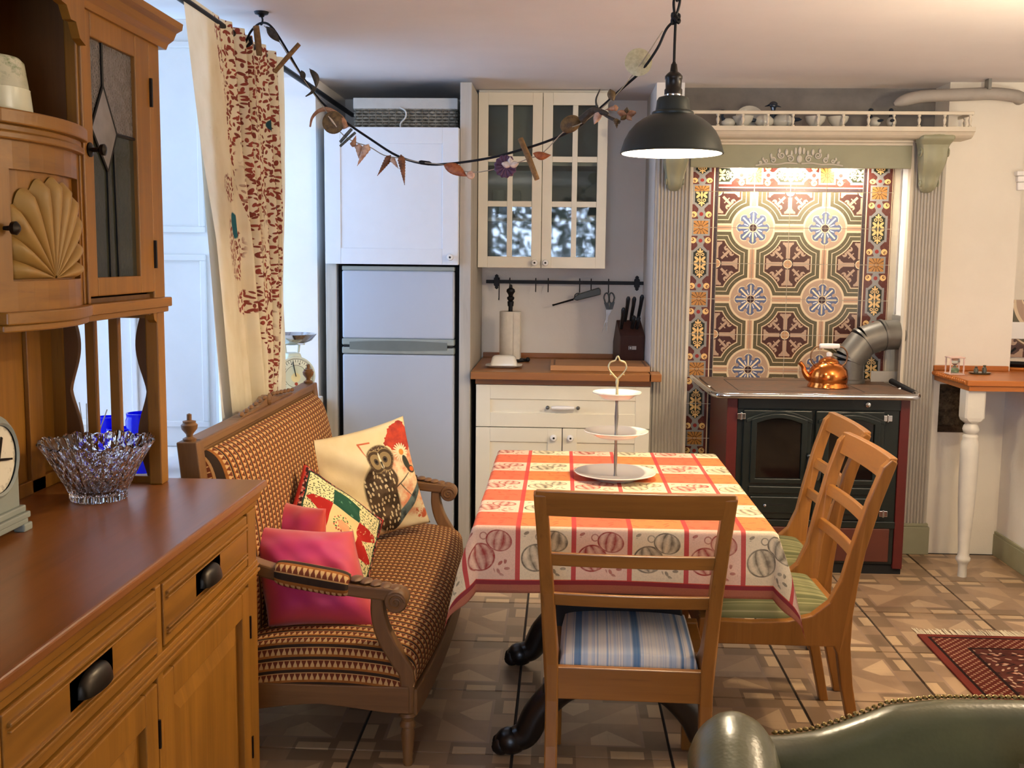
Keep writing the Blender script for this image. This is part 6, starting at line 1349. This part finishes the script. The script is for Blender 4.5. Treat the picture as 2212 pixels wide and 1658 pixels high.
rings = []
for z_, hw, ch_ in ((0.906, 0.046, 0.008), (0.775, 0.046, 0.008), (0.76, 0.043, 0.016), (0.748, 0.032, 0.024)):
    rings.append([(LX-hw, LY-hw+ch_, z_), (LX-hw+ch_, LY-hw, z_), (LX+hw-ch_, LY-hw, z_), (LX+hw, LY-hw+ch_, z_), (LX+hw, LY+hw-ch_, z_), (LX+hw-ch_, LY+hw, z_), (LX-hw+ch_, LY+hw, z_), (LX-hw, LY+hw-ch_, z_)])
lg_ = ob('turned_leg', loft(rings), lgm, rw_)
ob('turning', MB().lathe([(0.03, 0.75), (0.027, 0.745), (0.034, 0.733), (0.038, 0.718), (0.034, 0.703), (0.026, 0.695), (0.034, 0.688), (0.036, 0.68), (0.033, 0.668), (0.040, 0.655), (0.042, 0.62), (0.042, 0.50), (0.038, 0.36), (0.030, 0.22), (0.024, 0.12), (0.027, 0.112), (0.026, 0.104), (0.034, 0.094), (0.034, 0.082), (0.026, 0.07), (0.020, 0.055), (0.021, 0.0)], 28, (LX, LY, 0)), lgm, lg_, smooth=50)
hg = thing('hourglass', 'small pale hourglass with four posts standing on the orange worktop', 'hourglass', (1.925, 5.33, 0.957))
pfr = plain('pale_frame', '#d8b8a8', 0.5)
for zz in (0.9575, 1.038): ob('plate', MB().box(1.887, 1.963, 5.292, 5.368, zz, zz+0.006), pfr, hg, bevel=0.002)
for xx in (1.893, 1.957):
    for yy in (5.298, 5.362): ob('post', MB().lathe([(0.003, 0.963), (0.0045, 0.985), (0.003, 1.0), (0.0045, 1.015), (0.003, 1.038)], 8, (xx, yy, 0)), pfr, hg, smooth=True)
ob('bulb', MB().lathe([(0.0, 0.964), (0.02, 0.966), (0.023, 0.98), (0.012, 0.993), (0.003, 1.0), (0.012, 1.007), (0.023, 1.02), (0.02, 1.035), (0, 1.037)], 18, (1.925, 5.33, 0)), tumb, hg, smooth=True)
ob('sand', MB().lathe([(0.0, 0.967), (0.017, 0.968), (0.018, 0.978), (0, 0.984)], 14, (1.925, 5.33, 0)), plain('green_sand', '#7c9a58', 0.8), hg)
ob('sand', MB().lathe([(0.003, 1.006), (0.012, 1.012), (0.0, 1.014)], 14, (1.925, 5.33, 0)), plain('red_sand', '#c25a4a', 0.8), hg)
cruet = thing('glass_cruet', 'low dark glass stand with two little bottles on the orange worktop', 'cruet', (2.06, 5.36, 0.957)); sg_m = plain('smoky_glass', '#4e4c3c', 0.15, spec=0.6)
ob('tray', MB().lathe([(0.0, 0.9575), (0.048, 0.958), (0.056, 0.966), (0.05, 0.966), (0, 0.963)], 24, (2.06, 5.36, 0), sy=0.7), sg_m, cruet, smooth=True)
for xx, hh in ((2.04, 0.03), (2.08, 0.037)): ob('bottle', MB().lathe([(0.011, 0.963), (0.011, 0.963+hh*0.6), (0.006, 0.963+hh*0.8), (0.008, 0.963+hh), (0, 0.965+hh)], 12, (xx, 5.36, 0)), sg_m, cruet, smooth=True)
pan_ = thing('iron_trivet_pan', 'dark iron pan on a round wooden board at the far right edge', 'pan', (2.35, 5.64, 0.957))
ob('board', MB().lathe([(0, 0.9575), (0.1, 0.9575), (0.105, 0.965), (0.1, 0.972), (0, 0.972)], 32, (2.36, 5.64, 0)), owood, pan_, smooth=40)
ob('pan', MB().lathe([(0, 0.9725), (0.07, 0.9725), (0.085, 0.99), (0.087, 0.99), (0.07, 0.976), (0, 0.976)], 32, (2.36, 5.64, 0)), iron, pan_, smooth=40); ob('handle', MB().tube([(2.30, 5.60, 0.985), (2.31, 5.66, 1.03), (2.36, 5.69, 1.06)], 0.006, 8), iron, pan_)
for zc_, ry_ in ((1.155, PI),):
    o = link('tile', fme, bpy.data.objects['wall_back_right']); o.location = (2.43, 5.838, zc_); o.scale = (1.66, 1, 1.66); o.rotation_euler = (0, ry_, 0)
so = thing('wall_socket', 'white wall socket on the tiles at the right edge', 'socket', (2.44, 5.82, 1.17)); ob('plate', MB().box(2.385, 2.50, 5.826, 5.837, 1.10, 1.19), porc, so, bevel=0.003)
# ================================================================== PENDANT LAMP
PX, PY = 0.326, 3.35
pn = thing('pendant_lamp', 'dark green metal pendant lamp lit above the table with swagged black cord', 'pendant lamp', (PX, PY, 1.82))
shm = plain('dark_green_enamel', '#232a26', 0.42, 0.2, 0.2, 20, spec=0.5); whi = plain('white_enamel_inside', '#f4f0e6', 0.35, var=0.02)
op = [(0.154, 1.822), (0.1555, 1.826), (0.152, 1.838), (0.145, 1.860), (0.131, 1.886), (0.112, 1.908), (0.090, 1.924), (0.070, 1.934), (0.063, 1.936), (0.064, 1.941), (0.061, 1.945), (0.053, 1.948), (0.0505, 1.962), (0.049, 1.978), (0.044, 1.987), (0.03, 1.991), (0.022, 1.992)]
ob('lamp_shade', MB().lathe(op, 56, (PX, PY, 0), cap=False), shm, pn, smooth=35)
ob('shade_inside', MB().lathe([(max(r-0.003, 0.001), h-0.002) for r, h in op]+[(0.001, 1.986)], 56, (PX, PY, 0), cap=False), whi, pn, smooth='all')
ob('shade_rim', MB().tube([(PX+0.1545*math.cos(2*PI*k/56), PY+0.1545*math.sin(2*PI*k/56), 1.822) for k in range(56)], 0.0028, 6, closed=True), shm, pn, smooth=True)
ob('collar', MB().lathe([(0.025, 1.988), (0.026, 1.991), (0.026, 1.996), (0.024, 1.998)], 24, (PX, PY, 0)), chrome, pn, smooth=True)
ob('lamp_holder', MB().lathe([(0.027, 1.996), (0.027, 2.01), (0.024, 2.014), (0.025, 2.04), (0.0265, 2.042), (0.0265, 2.05), (0.02, 2.058), (0.012, 2.064), (0.009, 2.085), (0.006, 2.088), (0.005, 2.092)], 24, (PX, PY, 0)), plain('dark_brown_holder', '#1c1712', 0.35, 0.4), pn, smooth=40)
bulb = Mat('lit_bulb', 0.3); bulb.col('#fff4e0'); bulb.set('Emission Color', (1.0, 0.82, 0.56, 1)); bulb.set('Emission Strength', 900.0)
ob('bulb', MB().lathe([(0.012, 1.93), (0.014, 1.915), (0.028, 1.895), (0.033, 1.875), (0.028, 1.852), (0.015, 1.842), (0, 1.84)], 20, (PX, PY, 0)), bulb, pn, smooth=True)
cpts = [(PX, PY, 2.09), (PX, PY, 2.14), (0.327, 3.35, 2.215)]
ob('cord', MB().tube(cpts, 0.0042, 8), iron, pn, smooth=True)
knot = MB()
for k in range(2):
    knot.tube([(0.327+0.011*math.cos(2*PI*i/16), 3.348+0.008*math.sin(2*PI*i/16+k), 2.212+k*0.014+0.007*math.sin(4*PI*i/16)) for i in range(16)], 0.005, 6, closed=True)
knot.tube(spline([(0.327, 3.35, 2.225), (0.335, 3.35, 2.25), (0.338, 3.35, 2.275), (0.328, 3.35, 2.285), (0.32, 3.35, 2.27), (0.322, 3.35, 2.24), (0.327, 3.35, 2.222)], 5), 0.0042, 7)
ob('cord_knot', knot, iron, pn, smooth=True)
ob('ceiling_hook', MB().tube(spline([(0.328, 3.35, 2.268), (0.334, 3.35, 2.278), (0.329, 3.35, 2.292), (0.329, 3.35, 2.34), (0.329, 3.35, 2.382)], 5), 0.004, 8).lathe([(0.025, 2.384), (0.022, 2.374), (0, 2.372)], 18, (0.329, 3.35, 0)), iron, pn, smooth=50)
sw = [(0.327, 3.35, 2.215), (0.302, 3.365, 2.192), (0.277, 3.38, 2.137), (0.232, 3.406, 2.075), (0.177, 3.436, 2.028), (0.115, 3.469, 1.976), (0.044, 3.506, 1.92), (-0.045, 3.551, 1.881), (-0.152, 3.603, 1.852), (-0.246, 3.648, 1.832), (-0.377, 3.707, 1.818), (-0.477, 3.752, 1.819), (-0.581, 3.797, 1.849), (-0.686, 3.842, 1.912), (-0.803, 3.89, 1.99), (-0.885, 3.923, 2.059), (-0.958, 3.953, 2.153), (-1.023, 3.979, 2.256), (-1.075, 3.998, 2.328), (-1.117, 4.017, 2.346), (-1.16, 4.04, 2.325), (-1.19, 4.06, 2.285)]
ob('cord_swag', MB().tube(spline(sw, 5), 0.0042, 8), iron, pn, smooth=True)
ob('cord_switch', loft([rrect(0, 0, 0.022*q, 0.008*q, z_, 0.006*q) for z_, q in ((-0.007, 0.7), (-0.004, 1), (0.004, 1), (0.007, 0.7))]).xf(Matrix.Translation((-0.479, 3.745, 1.822)) @ Matrix.Rotation(0.12, 4, 'Y')), iron, pn, smooth=50)
ch_o = ob('ceiling_hook', MB().lathe([(0.027, 0), (0.024, -0.008), (0.012, -0.012), (0.009, -0.018), (0.0, -0.019)], 20).tube(spline([(0, 0, -0.016), (0.004, 0, -0.028), (0, 0, -0.045), (-0.006, 0, -0.04)], 4), 0.0035, 7), iron, smooth=50)
ch_o.location = (-1.117, 4.017, 2.385); tag(ch_o, 'black ceiling hook holding the lamp cord beside the curtain', 'hook')
# ================================================================== SHELL GARLAND
sg_ = thing('shell_garland', 'garland of shells and driftwood strung along the black lamp cord', 'garland', (-0.45, 3.74, 1.8))
def cm(n_, c1, c2, r=0.5): m = Mat(n_, r, 0, 0.4); n = m.noise(70, 4, 0.65); m.col(m.mix(n.soft(0.35, 0.65), c1, c2)); m.bump(n, 0.2, 0.003); return m
drift = cm('driftwood', '#8f6c42', '#6e4f2e', 0.8); dsh = cm('dark_shell', '#4a4238', '#2c2823'); tsh = cm('tan_shell', '#b98a6a', '#8f6244'); csh = cm('coconut_disc', '#7a6038', '#4c3a22'); psh = cm('pale_pink_shell', '#d9b9a2', '#b98d74'); osh = cm('orange_shell', '#b56a3a', '#8c4426'); pur = cm('purple_scallop', '#6a4660', '#4c3046'); aug = cm('auger_shell', '#8a5634', '#54341f'); grs = cm('grey_stick', '#6b6f6a', '#474a46', 0.8); wsh = cm('white_shell', '#e4d8cc', '#cdbcae')
V = Vector
def stick(a, b, r, m): ob('driftwood', MB().tube([V(a), V(a).lerp(V(b), 0.5)+V((0.001, -0.002, 0.001)), V(b)], [r, r*1.08, r*0.95], 8), m, sg_, smooth=50)
def leaf(nm, a, b, w, m, th=0.004, bend=0.0):
    a, b = V(a), V(b); d = b-a; s = d.cross(V((0, 1, 0))).normalized(); n = 9; up = MB(); P = np.zeros((n, 7, 3))
    for i in range(n):
        t = i/(n-1); hw = w*math.sin(PI*min(1, t*1.02))**0.75*(1.05-0.35*t)
        for j in range(7):
            q = -1+j/3; p = a+d*t+s*(q*max(hw, 0.0006)+bend*math.sin(PI*t))+V((0, -th*(1-q*q)*2, 0)); P[i, j] = p
    up.grid(P); o = ob(nm, up, m, sg_, smooth='all'); so_ = o.modifiers.new('s', 'SOLIDIFY'); so_.thickness = 0.002
def cone(nm, a, b, r, m, ribs=9):
    a, b = V(a), V(b); pts = []; rr = []
    for i in range(ribs*4+1):
        t = i/(ribs*4); pts.append(a+(b-a)*t); rr.append(max(0.0012, r*(math.sin(min(1, t*5)*PI/2))*(1-t)**0.85*(1+0.10*math.cos(t*ribs*2*PI))))
    ob(nm, MB().tube(pts, rr, 12), m, sg_, smooth='all')
def disc(nm, c, r, m, rz_=1.0, tilt=0.0, y=0.006):
    M_ = Matrix.Translation(c) @ Matrix.Rotation(tilt, 4, 'Y'); ob(nm, MB().lathe([(0, -y), (r*0.8, -y*0.8), (r, 0), (r*0.8, y*0.8), (0, y)], 26, (0, 0, 0), 'Y', sy=rz_).xf(M_), m, sg_, smooth=50)
def horn(nm, pts, r0, r1, m):
    s = spline(pts, 5); k = len(s); ob(nm, MB().tube(s, [r0+(r1-r0)*i/(k-1) for i in range(k)], 9), m, sg_, smooth=True)
stick((-1.130, 3.99, 2.328), (-1.118, 3.985, 2.225), 0.0115, drift)
leaf('shell', (-1.092, 3.99, 2.327), (-1.038, 3.97, 2.268), 0.017, dsh)
stick((-0.961, 3.944, 2.257), (-1.057, 3.965, 2.162), 0.0085, drift)
leaf('shell', (-0.952, 3.937, 2.163), (-0.94, 3.93, 2.128), 0.012, dsh)
leaf('shell', (-0.918, 3.92, 2.166), (-0.895, 3.915, 2.095), 0.014, dsh, bend=0.012); horn('horn', [(-0.90, 3.915, 2.10), (-0.91, 3.92, 2.085), (-0.935, 3.925, 2.07)], 0.009, 0.002, dsh)
horn('horn', [(-0.919, 3.92, 1.962), (-0.91, 3.918, 1.995), (-0.882, 3.908, 2.018), (-0.845, 3.90, 2.02), (-0.80, 3.88, 1.99), (-0.78, 3.88, 1.955)], 0.003, 0.013, tsh)
disc('coconut_disc', (-0.824, 3.872, 1.972), 0.040, csh); leaf('shell', (-0.838, 3.862, 1.992), (-0.808, 3.858, 1.955), 0.004, wsh)
stick((-0.755, 3.855, 1.948), (-0.799, 3.87, 1.904), 0.006, grs); stick((-0.741, 3.85, 1.935), (-0.799, 3.868, 1.889), 0.005, grs)
cone('shell', (-0.752, 3.85, 1.885), (-0.738, 3.846, 1.924), 0.014, tsh, 4); cone('shell', (-0.728, 3.845, 1.895), (-0.728, 3.843, 1.845), 0.017, psh, 4); cone('shell', (-0.690, 3.83, 1.893), (-0.733, 3.84, 1.818), 0.017, psh, 6)
cone('shell', (-0.606, 3.795, 1.852), (-0.656, 3.81, 1.782), 0.015, aug, 9); cone('shell', (-0.568, 3.778, 1.853), (-0.554, 3.77, 1.748), 0.016, aug, 11); cone('shell', (-0.603, 3.785, 1.843), (-0.577, 3.78, 1.805), 0.012, psh, 4)
leaf('shell', (-0.410, 3.70, 1.812), (-0.328, 3.67, 1.772), 0.022, osh, bend=0.004); disc('shell', (-0.315, 3.667, 1.776), 0.014, psh)
sp_ = MB(); P = np.zeros((60, 6, 3))
for i in range(60):
    q = -0.3+5.6*i/59
    for j in range(6): r = 0.037*j/5*(1+0.05*math.cos(q*13)); P[i, j] = (-0.194+r*math.cos(q+1.0), 3.605-0.006*abs(math.sin(q*6.5))*j/5, 1.80+r*math.sin(q+1.0))
o = ob('scallop', sp_.grid(P), pur, sg_, smooth='all'); so_ = o.modifiers.new('s', 'SOLIDIFY'); so_.thickness = 0.003
for a0 in (0.3, 1.6, 2.9): leaf('shell', (-0.178, 3.594, 1.802), (-0.178+0.028*math.cos(a0), 3.594, 1.802+0.028*math.sin(a0)), 0.011, wsh)
stick((-0.145, 3.585, 1.888), (-0.088, 3.555, 1.755), 0.0095, drift)
leaf('shell', (-0.102, 3.55, 1.838), (-0.044, 3.54, 1.832), 0.015, osh, bend=-0.006)
disc('coconut_disc', (0.017, 3.495, 1.925), 0.034, csh, 0.78, -0.5); horn('horn', [(0.051, 3.485, 1.935), (0.086, 3.468, 1.962), (0.12, 3.45, 1.955), (0.135, 3.445, 1.948)], 0.014, 0.006, dsh)
horn('horn', [(0.108, 3.46, 2.028), (0.096, 3.462, 1.995), (0.105, 3.46, 1.965), (0.13, 3.45, 1.945), (0.17, 3.43, 1.923)], 0.002, 0.006, dsh)
leaf('shell', (0.138, 3.44, 2.025), (0.15, 3.435, 1.988), 0.015, csh); leaf('shell', (0.11, 3.455, 1.965), (0.092, 3.46, 1.92), 0.014, psh)
cone('shell', (0.165, 3.43, 1.968), (0.125, 3.445, 1.963), 0.012, tsh, 4); cone('shell', (0.158, 3.43, 1.935), (0.162, 3.43, 1.905), 0.012, csh, 4)
for q in range(5): leaf('shell', (0.19, 3.42, 1.945), (0.19+0.03*math.cos(q*1.25+0.3), 3.415, 1.945+0.022*math.sin(q*1.25+0.3)), 0.010, csh if q % 2 else tsh)
disc('capiz_disc', (0.222, 3.40, 2.10), 0.042, cm('capiz', '#c9c09a', '#b0a680', 0.35), 1.0, 0.2, 0.002)
twine = plain('twine', '#a59a86', 0.9)
gp_ = [(0.29, 3.36, 2.185), (0.222, 3.40, 2.085), (0.15, 3.44, 2.0), (0.06, 3.48, 1.93), (0.0, 3.50, 1.905), (-0.07, 3.55, 1.84), (-0.12, 3.57, 1.822), (-0.194, 3.605, 1.80), (-0.31, 3.665, 1.785), (-0.41, 3.70, 1.812), (-0.5, 3.75, 1.825), (-0.565, 3.78, 1.84), (-0.63, 3.80, 1.852), (-0.69, 3.835, 1.885), (-0.75, 3.85, 1.905), (-0.80, 3.87, 1.94), (-0.85, 3.89, 2.01), (-0.91, 3.925, 2.085), (-0.95, 3.935, 2.14), (-1.0, 3.96, 2.21), (-1.04, 3.975, 2.27), (-1.10, 3.99, 2.33)]
ob('twine', MB().tube(spline(gp_, 4), 0.0018, 5), twine, sg_)
